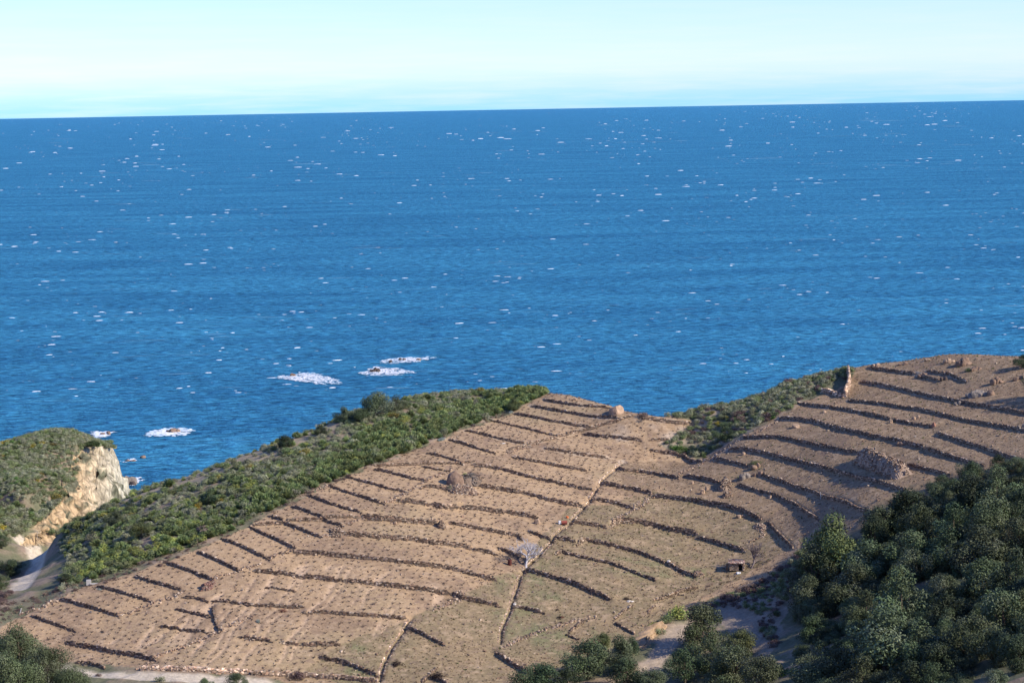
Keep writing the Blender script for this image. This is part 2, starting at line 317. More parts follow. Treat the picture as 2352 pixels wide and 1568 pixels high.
Wl(7,[(810,530),(1000,545),(1200,570),(1400,600),(1600,640),(1800,690),(2000,725),(2200,760),(2352,790),(2420,800)],1.0,'long wall from the foot of the tall ruined wall to the right edge')
Wl(7,[(920,355),(1100,385),(1300,430),(1500,480),(1700,520),(1900,560),(2100,590),(2352,640),(2420,655)],1.0,'upper long wall passing below the grey outcrop to the right edge')
Wl(7,[(980,235),(1150,260),(1400,290)],.9,'topmost wall at the seaward edge of the right hill')
Wl(7,[(1420,295),(1600,345)],.8,'broken stub of wall on the topmost terrace near the skyline')
Wl(7,[(1500,275),(1700,300),(1850,360)],.8,'rubbly wall below the skyline crag, left of the broad tree shadow')
Wl(2,[(1875,890),(1900,1000),(1915,1060),(1940,1100)],.5,'dark notch-like wall running straight downhill in the lower left field')
Wl(6,[(965,1015),(1060,930),(1130,885)],.45,'thin line of wall climbing right above the bottom oaks')
Wl(6,[(570,1130),(690,1020)],.4,'short thin line of wall directly left of the climbing one')
Wl(4,[(1490,1555),(1630,1430)],.5,'dark brushy wall line at the bottom edge right of the bramble pit')
Wl(6,[(1270,940),(1330,885)],.4,'tiny wall stub above the cut bank bushes')
# free-standing lines: (points, height, width, colour, label, name)
CHAN = [(R(5,[(1060,1060),(990,1115),(850,1255),(760,1400),(640,1530)]) + R(6,[(600,140),(540,190),(420,310),(310,440),(190,560),(145,600),(130,680),(95,800),(60,900),(20,1000),(-20,1090),(-30,1210)]), 'long stone-lined drainage channel running down past the pale bare tree'),
        (R(4,[(1405,995),(1350,1075),(1250,1220),(1170,1380),(1120,1550)]), 'short stone-lined drainage channel running off the bottom edge')]
ROWS = [(R(2,[(1900,1130),(1700,1210),(1500,1290),(1380,1350),(1200,1445)]), 'diagonal row of pale loose stones in the lower left field'),
        (R(2,[(1350,850),(1450,825),(1600,780)]), 'short pale row of stones left of the red-brown heap'),
        (R(2,[(540,832),(430,870),(340,910),(180,955)]), 'pale edging stones where the lower field meets the dry scrub'),
        (R(2,[(1035,970),(1200,920),(1350,850)]), 'edging stones linking the second and third scrub edge walls'),
        (R(4,[(640,280),(720,240)]), 'few pale stones at the tip of the mid field mound'),
        (R(4,[(1740,830),(1850,780)]), 'pale crumbling earth edge stones near the channel wall'),
        (R(4,[(1600,920),(1750,860),(1870,810)]), 'sandy stony bank at the corner of the dry grass terraces'),
        (R(3,[(1160,1440),(1280,1390),(1365,1335),(1470,1290),(1535,1238),(1640,1180),(1740,1145)]), 'zigzag stony edge joining the inner ends of the scrub edge walls'),
        (R(3,[(480,1360),(560,1320),(680,1270)]), 'stones along the scrub margin beside the low red earth patch'),
        (R(4,[(0,1178),(40,1180)]), 'handful of stones at the foot of the dark notch'),
        (R(5,[(1135,1475),(1200,1430),(1310,1350)]), 'stony ramp between the second and third walls right of the channel'),
        (R(5,[(1530,1200),(1600,1150),(1750,1080),(1860,1010),(2000,930),(2120,850)]), 'stony edge climbing along the foot of the notch scrub'),
        (R(6,[(2230,180),(2300,260),(2170,330)]), 'loose rubble lying between the last terrace walls near the grey bare tree'),
        (R(2,[(1940,1100),(2080,1040),(2220,985)]), 'light stony ridge rising right from the dark notch'),
        (R(2,[(1875,655),(2000,610),(2105,575),(2300,530)]), 'edging stones linking the fifth and sixth scrub edge walls'),
        (R(4,[(145,470),(250,430),(380,385)]), 'edging stones linking the seventh and eighth scrub edge walls'),
        (R(4,[(610,280),(700,240),(800,185),(960,110)]), 'edging stones from the mid field mound up to the tall rough wall'),
        (R(5,[(20,990),(150,940),(290,905)]), 'stones along the foot of the diagonal light bank'),
        (R(6,[(940,190),(1080,80),(1270,-40)]), 'stony edge climbing between the dry grass terraces and the channel walls'),
        (R(6,[(0,1250),(150,1180),(330,1110),(560,1040),(800,990)]), 'faint stony path edge crossing the lowest dry grass terraces'),
        (R(7,[(0,820),(100,750),(190,690)]), 'stones along the upper edge of the notch scrub')]
ROAD = [ (R(2,[(560,1440),(700,1450),(900,1480),(1100,1500),(1400,1520),(1700,1535),(1950,1545),(2300,1575),(2500,1600)]), 2.6),
         (R(2,[(170,290),(230,330),(310,380),(350,440),(355,510),(310,560),(260,620),(205,690),(170,740)]), 3.3),
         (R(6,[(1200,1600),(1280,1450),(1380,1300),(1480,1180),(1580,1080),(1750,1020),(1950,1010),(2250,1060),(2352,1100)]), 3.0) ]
YARD = R(6,[(1650,900),(1900,830),(2352,800),(2500,900),(2420,1200),(2300,1350),(2100,1250),(1950,1050),(1700,1000)])
WALLS = [(p, h * (.78 if np.mean([q[0] for q in p]) > 1650 else 1), l) for p, h, l in WALLS]
DW = [(line(p), h, l) for p, h, l in WALLS]
DC = [(line(p), l) for p, l in CHAN]

# ------------------------------------------------------------------ final terrain heights
GX, GY = np.meshgrid(gx, gy); GZ = sz(GX, GY)
def seg_info(x, y, pl):
    """distance, side (+ = left of the line), overshoot past the ends"""
    best = np.full(x.shape, 1e9); side = np.zeros(x.shape); over = np.zeros(x.shape); m = len(pl) - 1
    for i in range(m):
        a = pl[i]; b = pl[i + 1]; d = b - a; L = np.hypot(*d) + 1e-9; u = d / L
        s = (x - a[0]) * u[0] + (y - a[1]) * u[1]; t = -(x - a[0]) * u[1] + (y - a[1]) * u[0]
        sc = np.clip(s, 0, L); dd = np.hypot(t, s - sc); k = dd < best
        best = np.where(k, dd, best); side = np.where(k, t, side)
        ov = np.maximum(-s if i == 0 else 0, (s - L) if i == m - 1 else 0); over = np.where(k, np.maximum(ov, 0), over)
    return best, side, over
OFFS = np.zeros_like(GZ)
for pl, h, l in DW:
    if len(pl) < 2: continue
    x0, y0 = pl.min(0) - 9; x1, y1 = pl.max(0) + 9
    i0, i1 = np.searchsorted(gx, [x0, x1]); j0, j1 = np.searchsorted(gy, [y0, y1])
    sl = (slice(j0, j1), slice(i0, i1))
    d, s, o = seg_info(GX[sl], GY[sl], pl)
    f = np.exp(-np.abs(s) / 3.2) * np.exp(-o / .7) * np.clip((9 - d) / 4, 0, 1)
    OFFS[sl] += np.tanh(s / .16) * h * .5 * f
for pl, l in DC:
    x0, y0 = pl.min(0) - 3; x1, y1 = pl.max(0) + 3
    i0, i1 = np.searchsorted(gx, [x0, x1]); j0, j1 = np.searchsorted(gy, [y0, y1]); sl = (slice(j0, j1), slice(i0, i1))
    d, s, o = seg_info(GX[sl], GY[sl], pl); OFFS[sl] -= .6 * np.clip(1.2 - d / .45, 0, 1)
GZ = GZ + OFFS
# masks, measured in the picture of the smooth ground
PXg, PYg = proj(GX, GY, sz(GX, GY)); nzp = (fbm(GX / 3, GY / 3, 5) - .5) * 26; PXn = PXg + nzp; PYn = PYg + (fbm(GX / 3, GY / 3, 9) - .5) * 12
FIELD = [(0,1440),(190,1348),(300,1316),(390,1292),(510,1236),(600,1192),(700,1140),(800,1094),(870,1068),(960,1032),(1060,988),(1130,966),(1175,948),(1245,912),(1268,898),(1440,936),(1478,948),(1600,968),(1560,1000),(1520,1022),(1560,1046),(1610,1056),(1700,1005),(1790,957),(1850,920),(1900,906),(1945,880),(1965,860),(1955,835),(2180,795),(2460,800),(2460,1070),(2270,1070),(2100,1112),(1985,1170),(1960,1220),(1860,1245),(1760,1330),(1600,1385),(1480,1460),(1300,1510),(1200,1575),(900,1600),(600,1555),(330,1535),(180,1520),(0,1500)]
GRASS = [(735,1505),(830,1462),(940,1420),(1050,1370),(1110,1340),(1200,1300),(1240,1235),(1310,1165),(1440,1150),(1500,1130),(1640,1150),(1720,1175),(1830,1250),(1700,1330),(1560,1390),(1480,1460),(1300,1530),(1200,1600),(880,1600),(700,1540)]
RIGHT = [(1620,1055),(1700,1005),(1790,957),(1850,920),(1945,880),(1965,860),(1955,835),(2180,795),(2460,800),(2460,1200),(1985,1250),(1830,1250),(1720,1175),(1500,1130),(1440,1150),(1420,1060)]
HEAD = [(-400,900),(215,900),(300,1000),(300,1160),(70,1232),(30,1240),(-400,1260)]
f_field = inpoly(PXn, PYn, FIELD); f_grass = inpoly(PXn, PYn, GRASS); f_right = inpoly(PXn, PYn, RIGHT)
low = fbm(GX / 14, GY / 14, 3); mid = fbm(GX / 3.5, GY / 3.5, 4); hi = fbm(GX / .9, GY / .9, 6, 3)
def c(*v): return np.array(v, float)
SCRUB = c(.145, .14, .08); SOIL = c(.385, .262, .150); SOIL2 = c(.32, .218, .128); GR = c(.215, .166, .092); RT = c(.228, .158, .094); ROADC = c(.50, .42, .31)
COL = np.broadcast_to(SCRUB, GX.shape + (3,)).copy()
def mixm(m, col):
    global COL
    m = np.clip(m, 0, 1)[..., None]; COL = COL * (1 - m) + col * m
mixm((mid - .45) * 4, c(.27, .2, .14))
drymargin = np.zeros_like(GX)
mixm(f_field * 1.0, SOIL); mixm(f_field * (low - .42) * 4, SOIL2); mixm(f_field * np.clip((fbm(GX / 22 + 7, GY / 16, 71) - .5) * 5, 0, .8), c(.33, .24, .135)); mixm(f_field * np.clip((fbm(GX / 7 + 3, GY / 6, 72) - .58) * 7, 0, .6), c(.23, .155, .098))
mixm(f_right * (.75 + .5 * (mid - .5)), RT); mixm(f_grass * (.8 + .8 * (mid - .5)), GR)
mixm(f_grass * np.clip((low - .57) * 8, 0, .8) * np.clip((mid - .4) * 4, 0, 1), c(.18, .175, .085))
mixm(f_field * np.clip((hi - .62) * 6, 0, .6), c(.42, .30, .19)); mixm(f_field * np.clip((.36 - hi) * 6, 0, .55), c(.22, .15, .11))
# gullies down the lower left field
ua = GX * math.cos(.28) - GY * math.sin(.28); ub = GX * math.sin(.28) + GY * math.cos(.28)
rl = vnoise((ua + 1.6 * fbm(ua / 3, ub / 5, 31)) / 1.5, ub / 26, 21); rl = np.clip(1.4 - np.abs(rl - .5) / .09, 0, 1)
rm = inpoly(PXn, PYn, [(250,1480),(420,1400),(560,1340),(650,1290),(960,1310),(1030,1370),(930,1420),(820,1480),(560,1545),(330,1530)]) * np.clip((fbm(GX / 9, GY / 12, 41) - .36) * 6, 0, 1)
GZ -= .2 * rl * rm; mixm(rl * rm * .9, c(.50, .35, .22))
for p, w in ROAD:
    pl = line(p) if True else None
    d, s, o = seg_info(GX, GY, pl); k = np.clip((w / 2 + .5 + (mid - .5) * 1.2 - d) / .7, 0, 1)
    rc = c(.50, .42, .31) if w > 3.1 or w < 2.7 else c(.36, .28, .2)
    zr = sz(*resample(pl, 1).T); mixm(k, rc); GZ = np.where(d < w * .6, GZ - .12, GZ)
mixm(inpoly(PXn, PYn, YARD) * .9, c(.30, .235, .17))
f_head = inpoly(PXn, PYn, HEAD) & (GY > 470)
gyr, gxr = np.gradient(GZ, gy, gx); slope = np.hypot(gxr, gyr)
CLIFF = [(186,995),(250,995),(330,1060),(330,1200),(240,1240),(50,1250),(58,1222),(122,1162),(166,1100),(174,1050)]
rock = np.clip((slope - .5) * 4, 0, 1) * (GY > 455) * (GX < -60) * inpoly(PXn, PYn, CLIFF)
strat = fbm(GX / 2.5, (GY + GZ * 2) / 5, 51); rk = fbm(GX / 1.4, GZ / 1.6 + GY / 3, 52)
rk2 = fbm(GX / .8 + 40, GZ / .5 + GY / .9, 57, 3); hs_ = np.clip((PXg - 180) / 110, 0, 1)[..., None]
rcol = c(.56, .41, .25) * (1 - hs_) + c(.55, .52, .41) * hs_
rcol = rcol * c(1.32, 1.26, 1.15) * (.50 + .75 * rk[..., None]) * (.45 + 1.05 * rk2[..., None])
rcol = np.where((fbm(GX / 2 + 9, GZ / 2 + GY / 3, 58) > .62)[..., None], c(.19, .18, .11), rcol)
mixm(inpoly(PXn, PYn, [(285,1130),(400,1095),(500,1055),(600,1015),(760,950),(775,985),(620,1052),(500,1090),(400,1130),(300,1172),(240,1200)]) * .85, c(.33, .26, .17))
mixm(rock, rcol)
shore = (GZ < 2.5) & (GZ > -6); mixm(shore * .9, c(.16, .12, .09))
coast = np.clip((slope - .33) * 4, 0, 1) * (GY > 440) * (1 - rock) * (GX > -96); mixm(coast * np.clip((mid - .4) * 5, 0, 1) * .7, c(.40, .32, .24))
GZ += (hi - .5) * .12 + (mid - .5) * .12 + np.where(f_field, 0, (mid - .5) * .9)
gxd = GX + rock * ((rk - .55) * 3.4 + (rk2 - .5) * 2.2 - .9); gyd = GY + rock * ((strat - .5) * 4 + (rk2 - .5) * 2); gzd = GZ + rock * (fbm(GX / 1.2, GY / 1.2, 61) - .5) * 3.0
# the orange cut bank beside the lower track
nx, ny = len(gx), len(gy)
idx = np.arange(nx * ny).reshape(ny, nx)
Q = np.stack([idx[:-1, :-1], idx[:-1, 1:], idx[1:, 1:], idx[1:, :-1]], -1).reshape(-1, 4)
ter = mesh('ground', np.stack([gxd, gyd, gzd], -1).reshape(-1, 3), Q, M_ground, COL.reshape(-1, 3), smooth=True)
tag(ter, kind='structure')
def gz(x, y): return bil(gx, gy, GZ, np.asarray(x, float), np.asarray(y, float))
def on(px, py, above=0.0):
    p = hit(px, py, above, gz)
    if p is None: return None
    return np.array([p[0], p[1], float(gz(p[0], p[1]))])
def mpp(p): return p[1] / F      # metres per picture unit there

# the cliff faces get their own cracked rock material
m, t, b = nmat('cliff_rock', .9, .15); at_ = N(t, 'ShaderNodeAttribute', attribute_name='col'); g_ = N(t, 'ShaderNodeNewGeometry')
mp = N(t, 'ShaderNodeMapping'); mp.inputs['Scale'].default_value = (1.0, .8, .45); mp.inputs['Rotation'].default_value = (.5, .35, 0); t.links.new(g_.outputs['Position'], mp.inputs['Vector'])
vo = N(t, 'ShaderNodeTexVoronoi', feature='DISTANCE_TO_EDGE', Scale=.55); nn_ = N(t, 'ShaderNodeTexNoise', Scale=.9, Detail=7.0, Roughness=.75)
t.links.new(mp.outputs[0], nn_.inputs['Vector']); vm_ = N(t, 'ShaderNodeVectorMath', operation='ADD'); t.links.new(mp.outputs[0], vm_.inputs[0]); t.links.new(nn_.outputs['Color'], vm_.inputs[1]); t.links.new(vm_.outputs[0], vo.inputs['Vector'])
m1 = N(t, 'ShaderNodeMapRange'); m1.inputs['From Max'].default_value = .16; m1.inputs['To Min'].default_value = .58; t.links.new(vo.outputs['Distance'], m1.inputs['Value'])
m2_ = N(t, 'ShaderNodeMapRange'); m2_.inputs['From Min'].default_value = .3; m2_.inputs['From Max'].default_value = .7; m2_.inputs['To Min'].default_value = .6; m2_.inputs['To Max'].default_value = 1.3; t.links.new(nn_.outputs['Fac'], m2_.inputs['Value'])
mm_ = N(t, 'ShaderNodeMath', operation='MULTIPLY'); t.links.new(m1.outputs[0], mm_.inputs[0]); t.links.new(m2_.outputs[0], mm_.inputs[1])
sc_ = N(t, 'ShaderNodeVectorMath', operation='SCALE'); t.links.new(at_.outputs['Color'], sc_.inputs[0]); t.links.new(mm_.outputs[0], sc_.inputs['Scale']); t.links.new(sc_.outputs[0], b.inputs['Base Color'])
bp = N(t, 'ShaderNodeBump', Strength=1.0, Distance=.5); t.links.new(mm_.outputs[0], bp.inputs['Height']); t.links.new(bp.outputs[0], b.inputs['Normal'])
ter.data.materials.append(m); fm = (rock[:-1, :-1] > .5).ravel().astype(np.int32)
if len(ter.data.polygons) == len(fm): ter.data.polygons.foreach_set('material_index', fm)
# ------------------------------------------------------------------ sea
rr = np.concatenate([[200, 300, 400], np.geomspace(480, 150000, 70)]); aa = np.radians(np.linspace(-75, 75, 61))
V = np.array([(r * math.sin(a), r * math.cos(a), 0) for r in rr for a in aa]); na = len(aa)
ii = np.arange(len(V)).reshape(len(rr), na); Q = np.stack([ii[:-1, :-1], ii[:-1, 1:], ii[1:, 1:], ii[1:, :-1]], -1).reshape(-1, 4)
m, t, b = nmat('sea_water', .25, .22); b.inputs['IOR'].default_value = 1.33; b.inputs['Specular Tint'].default_value = (.35, .8, 1, 1)
geo = N(t, 'ShaderNodeNewGeometry')
def mapn(sc, rot=.05):
    mp = N(t, 'ShaderNodeMapping'); mp.inputs['Scale'].default_value = sc; mp.inputs['Rotation'].default_value = (0, 0, rot); t.links.new(geo.outputs['Position'], mp.inputs['Vector']); return mp
def nz(sc, det, rot=.05, rg=.6, w=0):
    mp = mapn(sc, rot); q = N(t, 'ShaderNodeTexNoise', Scale=1.0, Detail=float(det), Roughness=rg); q.noise_dimensions = '2D'
    t.links.new(mp.outputs[0], q.inputs['Vector']); return q
swell = nz((.035, .075, 1), 2); chop = nz((.16, .32, 1), 4, -.1); fine = nz((.9, 1.4, 1), 3, .15)
ad = N(t, 'ShaderNodeMath', operation='MULTIPLY_ADD'); t.links.new(swell.outputs['Fac'], ad.inputs[0]); ad.inputs[1].default_value = 4.6
m2 = N(t, 'ShaderNodeMath', operation='MULTIPLY'); t.links.new(chop.outputs['Fac'], m2.inputs[0]); m2.inputs[1].default_value = 3.0; t.links.new(m2.outputs[0], ad.inputs[2])
ad2 = N(t, 'ShaderNodeMath', operation='MULTIPLY_ADD'); t.links.new(fine.outputs['Fac'], ad2.inputs[0]); ad2.inputs[1].default_value = .6; t.links.new(ad.outputs[0], ad2.inputs[2])
bp = N(t, 'ShaderNodeBump', Strength=1.0, Distance=1.0); t.links.new(ad2.outputs[0], bp.inputs['Height']); t.links.new(bp.outputs[0], b.inputs['Normal'])
pat = nz((.004, .016, 1), 9, .08, .72)
cr = N(t, 'ShaderNodeValToRGB'); cr.color_ramp.elements[0].position = .35; cr.color_ramp.elements[1].position = .68
cr.color_ramp.elements[0].color = (.026, .150, .268, 1); cr.color_ramp.elements[1].color = (.048, .245, .385, 1)
t.links.new(pat.outputs['Fac'], cr.inputs[0]); stk = nz((.010, .07, 1), 5, .12, .72); sm = N(t, 'ShaderNodeMapRange'); sm.inputs['From Min'].default_value = .60; sm.inputs['From Max'].default_value = .80; sm.inputs['To Max'].default_value = .5
t.links.new(stk.outputs['Fac'], sm.inputs['Value']); smx = N(t, 'ShaderNodeMix', data_type='RGBA'); smx.inputs['B'].default_value = (.10, .30, .42, 1)
chm = N(t, 'ShaderNodeMapRange'); chm.inputs['From Min'].default_value = .3; chm.inputs['From Max'].default_value = .7; chm.inputs['To Min'].default_value = .45; chm.inputs['To Max'].default_value = 1.45  # dark troughs, light crests: wave shading painted into the water colour
t.links.new(chop.outputs['Fac'], chm.inputs['Value']); chs = N(t, 'ShaderNodeVectorMath', operation='SCALE'); t.links.new(cr.outputs[0], chs.inputs[0]); t.links.new(chm.outputs[0], chs.inputs['Scale'])
t.links.new(sm.outputs[0], smx.inputs['Factor']); t.links.new(chs.outputs[0], smx.inputs['A']); t.links.new(smx.outputs['Result'], b.inputs['Base Color'])
b.inputs['Specular IOR Level'].default_value = 0
gl = N(t, 'ShaderNodeBsdfGlossy'); gl.inputs['Roughness'].default_value = .3; gl.inputs['Color'].default_value = (.55, .85, 1, 1); t.links.new(bp.outputs[0], gl.inputs['Normal'])
fr = N(t, 'ShaderNodeFresnel', IOR=1.33); t.links.new(bp.outputs[0], fr.inputs['Normal']); fm_ = N(t, 'ShaderNodeMath', operation='MULTIPLY'); t.links.new(fr.outputs[0], fm_.inputs[0]); fm_.inputs[1].default_value = .30
fc_ = N(t, 'ShaderNodeMath', operation='MINIMUM'); t.links.new(fm_.outputs[0], fc_.inputs[0]); fc_.inputs[1].default_value = .2
mxs = N(t, 'ShaderNodeMixShader'); t.links.new(fc_.outputs[0], mxs.inputs[0]); t.links.new(b.outputs[0], mxs.inputs[1]); t.links.new(gl.outputs[0], mxs.inputs[2])
t.links.new(mxs.outputs[0], t.nodes['Material Output'].inputs['Surface'])
sea = mesh('sea', V, Q, m); tag(sea, kind='structure')

# ------------------------------------------------------------------ stone, leaf and branch builders
CUBE = np.array([[-1,-1,-1],[1,-1,-1],[1,1,-1],[-1,1,-1],[-1,-1,1],[1,-1,1],[1,1,1],[-1,1,1]], float) * .5
CF = np.array([[0,3,2,1],[4,5,6,7],[0,1,5,4],[1,2,6,5],[2,3,7,6],[3,0,4,7]])
def stones(cen, size, rot, jit=.22, tilt=.25):
    n = len(cen); v = np.repeat(CUBE[None], n, 0) * (1 + rng.uniform(-jit, jit, (n, 8, 3))) * np.asarray(size)[:, None, :]
    a = rng.normal(0, tilt, n); ca, sa = np.cos(a)[:, None], np.sin(a)[:, None]
    y, z = v[..., 1] * ca - v[..., 2] * sa, v[..., 1] * sa + v[..., 2] * ca; v[..., 1] = y; v[..., 2] = z
    b = rng.normal(0, tilt, n); ca, sa = np.cos(b)[:, None], np.sin(b)[:, None]
    x, z = v[..., 0] * ca + v[..., 2] * sa, -v[..., 0] * sa + v[..., 2] * ca; v[..., 0] = x; v[..., 2] = z
    ca, sa = np.cos(rot)[:, None], np.sin(rot)[:, None]
    x, y = v[..., 0] * ca - v[..., 1] * sa, v[..., 0] * sa + v[..., 1] * ca; v[..., 0] = x; v[..., 1] = y
    v += np.asarray(cen)[:, None, :]
    return v.reshape(-1, 3), (CF[None] + 8 * np.arange(n)[:, None, None]).reshape(-1, 4)
STC = np.array([[.24,.165,.11],[.19,.135,.095],[.30,.215,.145],[.15,.11,.08],[.36,.28,.20],[.22,.14,.09]])
def stcol(n, k=1.0, pal=STC, rep=8):
    cc = pal[rng.integers(0, len(pal), n)] * rng.uniform(.75, 1.2, (n, 1)) * k
    return np.repeat(cc, rep, 0)
def wall_mesh(pl, cap=.18, wid=.42, k=1.0, hmin=.35, free=None, st=.36, hn=None):
    q = resample(pl, st); d = np.gradient(q, axis=0); L = np.hypot(*d.T)[:, None] + 1e-9; u = d / L; nn = np.stack([-u[:, 1], u[:, 0]], -1)
    zu = gz(*(q + nn * .45).T); zl = gz(*(q - nn * .4).T); lo = np.minimum(zu, zl); hi_ = np.maximum(zu, zl) if free is None else lo + free
    if hn: hi_ = np.minimum(hi_, lo + hn)
    hi_ = np.maximum(hi_ + cap, lo + hmin); m_ = len(q)
    var = (fbm(q[:, 0] / 2.2, q[:, 1] / 2.2, 77) - .5) * .16
    top = hi_ + var - lo
    endf = np.minimum(np.arange(m_), np.arange(m_)[::-1]) * st; top = top * np.clip(.6 + endf / 1.6, 0, 1) * np.where(vnoise(q[:, 0] / 1.3, q[:, 1] / 1.3, 91) < .03, .6, 1)
    cs, ss, rs = [], [], []
    rot = np.arctan2(u[:, 1], u[:, 0]); mx = int(top.max() / .16) + 2
    for kx in range(mx):
        ok = (top > kx * .16 + .02) & (rng.random(m_) > (.04 if kx * .16 < top.mean() * .8 else .15))
        w = wid * (1.15 - .08 * kx) * np.where(kx == 0, 1.15, 1)
        if not ok.any(): continue
        o = q[ok] + u[ok] * (rng.uniform(-.12, .12, (ok.sum(), 1)) + (.18 if kx % 2 else 0)) + nn[ok] * rng.normal(0, .035, (ok.sum(), 1))
        z = lo[ok] + kx * .16 + .05 + rng.normal(0, .02, ok.sum())
        cs.append(np.column_stack([o, z])); rs.append(rot[ok] + rng.normal(0, .15, ok.sum()))
        ss.append(np.column_stack([rng.uniform(.26, .50, ok.sum()), np.full(ok.sum(), 1.0) * w * rng.uniform(.8, 1.2, ok.sum()), rng.uniform(.14, .24, ok.sum())]))
    tl = np.concatenate([np.full(len(a_), i_) for i_, a_ in enumerate(cs)]); cs = np.concatenate(cs); ss = np.concatenate(ss); rs = np.concatenate(rs)
    brt = np.where((tl >= 2) & (rng.random(len(tl)) < .4), 2.0, 1.0)  # some upper-course stones brightened: sunlit wall tops painted into the stone colour
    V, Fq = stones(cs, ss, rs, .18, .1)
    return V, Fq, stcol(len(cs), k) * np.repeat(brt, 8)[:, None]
for i, (pl, h, l) in enumerate(DW):
    if len(pl) < 2: continue
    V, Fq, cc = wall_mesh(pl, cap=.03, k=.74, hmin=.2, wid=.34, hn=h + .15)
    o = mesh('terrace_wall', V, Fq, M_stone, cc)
    tag(o, l, 'stone wall', 'dry-stone walls of the vineyard terraces')
for pl, l in DC:
    d = np.gradient(resample(pl, .36), axis=0); q = resample(pl, .36); nn = np.stack([-d[:, 1], d[:, 0]], -1) / np.hypot(*d.T)[:, None]
    Vs, Fs, Cs = [], [], []; off = 0
    for sg, k, fr in ((-1, 1.55, .42), (1, 1.0, .32)):
        V, Fq, cc = wall_mesh(q + nn * sg * .46, cap=0, wid=.26, k=k, free=fr, hmin=.2)
        Vs.append(V); Fs.append(Fq + off); Cs.append(cc); off += len(V)
    zb = gz(*q.T) + .05; rib = np.stack([np.column_stack([q - nn * .42, zb]), np.column_stack([q + nn * .42, zb])], 1).reshape(-1, 3); iq = np.arange(len(q) - 1) * 2
    Vs.append(rib); Fs.append(np.stack([iq, iq + 1, iq + 3, iq + 2], -1) + off); Cs.append(np.ones((len(rib), 3)) * [.2, .15, .1])
    o = mesh('stone_channel', np.concatenate(Vs), np.concatenate(Fs), M_stone, np.concatenate(Cs)); tag(o, l, 'drainage channel')
def soup(parts):
    Vs, Fs, Cs = [], [], []; off = 0
    for V, Fq, cc in parts: Vs.append(V); Fs.append(Fq + off); Cs.append(cc); off += len(V)
    return np.concatenate(Vs), np.concatenate(Fs), np.concatenate(Cs)
for p, l in ROWS:
    pl = line(p)
    if len(pl) < 2: continue
    q = resample(pl, .33); q = np.repeat(q, 2, 0) + rng.normal(0, .28, (len(q) * 2, 2)); n = len(q)
    s = rng.uniform(.14, .42, (n, 3)) * [1, .8, .7]
    V, Fq = stones(np.column_stack([q, gz(*q.T) + s[:, 2] * .3]), s, rng.uniform(0, 6.3, n))
    tag(mesh('stone_row', V, Fq, M_stone, stcol(n, 1.45)), l, 'row of stones', kind='stuff')

def leaves(cen, nrm, ls, asp=.6):
    n = len(cen); a = np.cross(nrm, rng.normal(0, 1, (n, 3))); a /= np.linalg.norm(a, axis=1)[:, None] + 1e-9; b_ = np.cross(nrm, a)
    s = ls * rng.uniform(.6, 1.3, (n, 1)); a = a * s * .5; b_ = b_ * s * .5 * asp
    V = np.stack([cen - a, cen - b_, cen + a, cen + b_], 1).reshape(-1, 3)
    return V, np.arange(4 * n).reshape(n, 4)
def crown(a, hgt, nc, nl, ls, cols, zc=0, rc=.36, flat=1.0, seed=0, low=-.25):
    """foliage cloud of clumps around an ellipsoid of half-width a and half-height hgt"""
    r_ = np.random.default_rng(seed); Vs, Fs, Cs, P_ = [], [], [], []; off = 0
    for k in range(nc):
        z = r_.uniform(low, 1) if k else 1.0; ph = 2.4 * k + r_.uniform(-.5, .5); lob = 1 + .28 * math.sin(ph * 2 + seed * 1.7) + .15 * math.sin(ph * 3 + seed); rad = math.sqrt(max(0, 1 - z * z)) * r_.uniform(.5, 1.08) * lob
        cc = np.array([rad * math.cos(ph) * a * .86, rad * math.sin(ph) * a * .82, z * hgt * .75 * r_.uniform(.8, 1.12) + zc]); R_ = rc * a * r_.choice([.55, .8, 1.0, 1.35])
        P_.append(cc); n = int(nl * (R_ / (rc * a)) ** 2)
        u = r_.normal(0, 1, (n, 3)); u /= np.linalg.norm(u, axis=1)[:, None]
        rr_ = R_ * (1 - .45 * r_.random(n) ** 2)[:, None] * (1 + .28 * np.sin(u[:, :1] * 5 + k) * np.cos(u[:, 1:2] * 6 + k * 2))
        p = cc + u * rr_ * [1, 1, flat]
        p[:, 2] = np.maximum(p[:, 2], .03)
        nr = u + r_.normal(0, .55, (n, 3)) + [0, 0, .25]; nr /= np.linalg.norm(nr, axis=1)[:, None]
        V, Fq = leaves(p, nr, ls)
        base = cols[r_.integers(0, len(cols))] * r_.uniform(.8, 1.2); cl = base * r_.uniform(.85, 1.17, (n, 1)); cl[r_.random(n) < .04] *= 1.35
        Vs.append(V); Fs.append(Fq + off); Cs.append(np.repeat(cl, 4, 0)); off += len(V)
    return np.concatenate(Vs), np.concatenate(Fs), np.concatenate(Cs), P_
def tubes(segs, k=5):
    """segs: (p0,p1,r0,r1)"""
    Vs, Fs = [], []; off = 0
    for p0, p1, r0, r1 in segs:
        p0 = np.array(p0, float); p1 = np.array(p1, float); d = p1 - p0; d /= np.linalg.norm(d) + 1e-9
        a = np.cross(d, [.3, .9, .1]); a /= np.linalg.norm(a); b_ = np.cross(d, a); t = np.arange(k) * 2 * math.pi / k
        ring = np.cos(t)[:, None] * a + np.sin(t)[:, None] * b_
        Vs.append(np.concatenate([p0 + ring * r0, p1 + ring * r1]))
        i = np.arange(k); Fs.append(np.stack([i, (i + 1) % k, (i + 1) % k + k, i + k], -1) + off); off += 2 * k
    return np.concatenate(Vs), np.concatenate(Fs)
